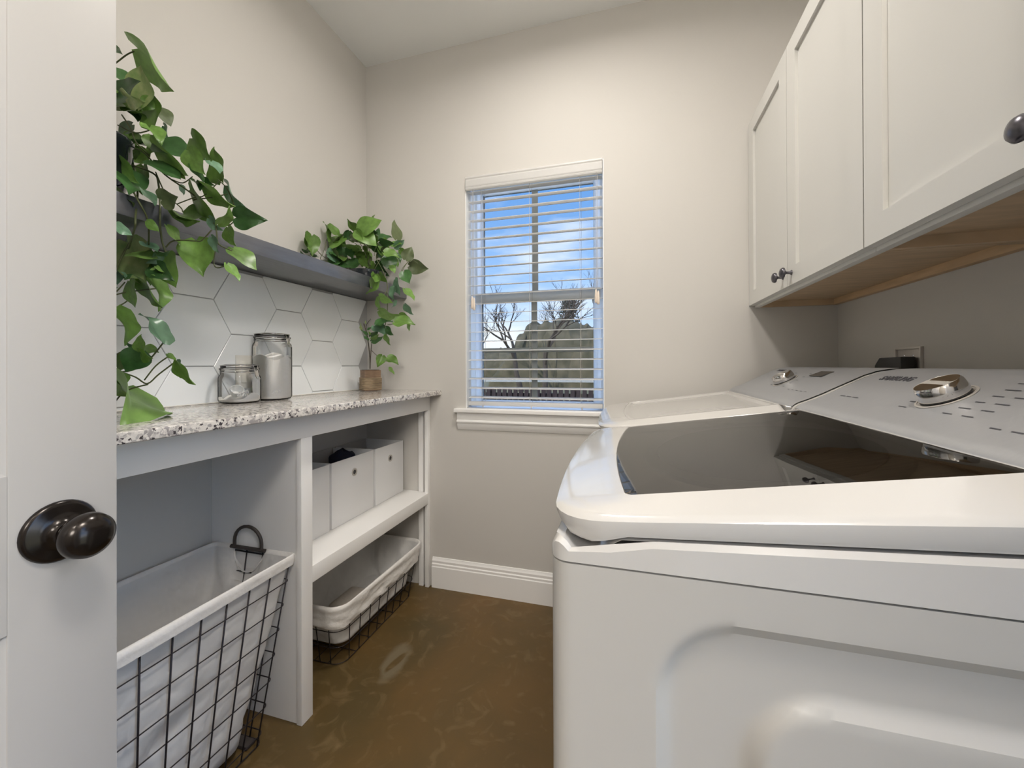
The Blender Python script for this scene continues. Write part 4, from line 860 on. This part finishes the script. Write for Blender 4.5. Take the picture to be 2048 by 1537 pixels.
# ------------------------------------------------------------------ outside
g = bx('ground', M['field'], None, -60, 60, -40, 120, -.35, -.25); struct(g)
g = bx('trim_4', M['track'], None, -25, 25, 5.2, 9.5, -.249, -.235); g.name = 'path'; struct(g)
F = root('picket_fence', 'dark brown picket fence with a pale top rail outside the window', 'fence', loc=(0, 3.3, -.28))
pm = MB(); pm.box(-.026, .026, -.009, .009, .05, 1.09); pk = pm.build('picket', M['picket'], F); pk.location = (-1.6, 0, 0)
for i in range(1, 46):
    o = link('picket', pk.data, None, F); o.location = (-1.6+i*.075, 0, 0)
bx('top_rail', M['rail'], F, -1.7, 1.9, -.02, .03, 1.185, 1.215); bx('mid_rail', M['picket'], F, -1.7, 1.9, .01, .035, .98, 1.04); bx('bottom_rail', M['picket'], F, -1.7, 1.9, .01, .035, .15, .21)
for x in (-1.65, -.45, .7, 1.85): bx('post', M['picket'], F, x-.035, x+.035, .036, .10, 0, 1.09)
# brushy rise
def hedge(name, label, x0, x1, y, zt, seed, m, dep=3):
    b = MB()
    def f(u, v):
        x = x0+(x1-x0)*u; a = v*PI; n = noise.noise(Vector((x*.5, seed, v*3))); e = min(1, min(u, 1-u)*7)**.5
        return (x+.5*noise.noise(Vector((x*1.7, v*6, seed+2))), y-dep*math.cos(a)*(1+.1*n), -.3+(zt+.3)*math.sin(a)**.7*e*(1+.16*n+.10*noise.noise(Vector((x*2.6, v*8, seed)))))
    b.grid(f, 150, 30); o = b.build(name, m, smooth=True); tag(o, label, 'thicket', kind='stuff'); return o
hedge('brush_thicket', 'tall tan winter brush on the right beyond the fence', -7.0, 7, 25, 3.7, 2, M['thicket'])
hedge('brush_hedgerow', 'low distant hedgerow behind the pale field', -24, -2, 40, 2.6, 9, M['thicket'])
def tree(name, label, x, y, h, seed, lean=0, foliage=False, r0=.16):
    rnd = random.Random(seed); t = root(name, label, 'tree', 'bare winter trees beyond the fence' if not foliage else None, loc=(x, y, -.25)); b = MB(); br = MB()
    tips = []
    def grow(bb, p, d, ln, r, lev):
        q = p+d*ln; mid = (p+q)/2+Vector((rnd.uniform(-1, 1), rnd.uniform(-1, 1), 0))*ln*.06; bb.tube([p, mid, q], [r, r*.82, r*.62], 5 if lev < 3 else 3, cap=False)
        if lev >= 5: tips.append(q); return
        for k in range(2 if lev < 1 else 3):
            nd = (d+Vector((rnd.uniform(-1, 1), rnd.uniform(-1, 1), rnd.uniform(-.25, .7)))*.75).normalized(); grow(br, q if k else p+d*ln*.7, nd, ln*rnd.uniform(.62, .82), r*.58, lev+1)
    grow(b, Vector((0, 0, 0)), Vector((lean, 0, 1)).normalized(), h*.34, r0, 0)
    b.build('trunk', M['bark'], t, smooth=True); br.build('branches', M['bark'], t, fix=False)
    if foliage:
        f = MB()
        for k in range(2600):
            zz = rnd.random()**.8; rr_ = (1-zz*.75)*h*.26*math.sqrt(rnd.random()); a = rnd.uniform(0, 2*PI); c = Vector((rr_*math.cos(a), rr_*math.sin(a), h*(.35+.68*zz))); s = .16
            u = Vector((rnd.uniform(-1, 1), rnd.uniform(-1, 1), rnd.uniform(-1, 1)))*s; w = Vector((rnd.uniform(-1, 1), rnd.uniform(-1, 1), rnd.uniform(-1, 1)))*s; f.add([c, c+u, c+w], [(0, 1, 2)])
        o = f.build('foliage', M['needle'], t, fix=False); o['kind'] = 'stuff'
tree('bare_tree', 'bare leaning tree left of the window centre bar', -4.2, 19, 6.2, 4, -.18)
tree('bare_tree', 'bare forked tree just right of the window centre bar', -2.7, 18, 6.0, 12)
tree('bare_tree', 'bare slender tree at the left edge of the window', -8.6, 24, 5.2, 21, r0=.12)
tree('bare_tree', 'bare arching tree at the right edge of the window', -1.2, 30.5, 9.0, 33, -.12)
tree('cedar_tree', 'dark cedar tree rising above the brush right of the window bar', -4.2, 36, 7.4, 8, foliage=True)
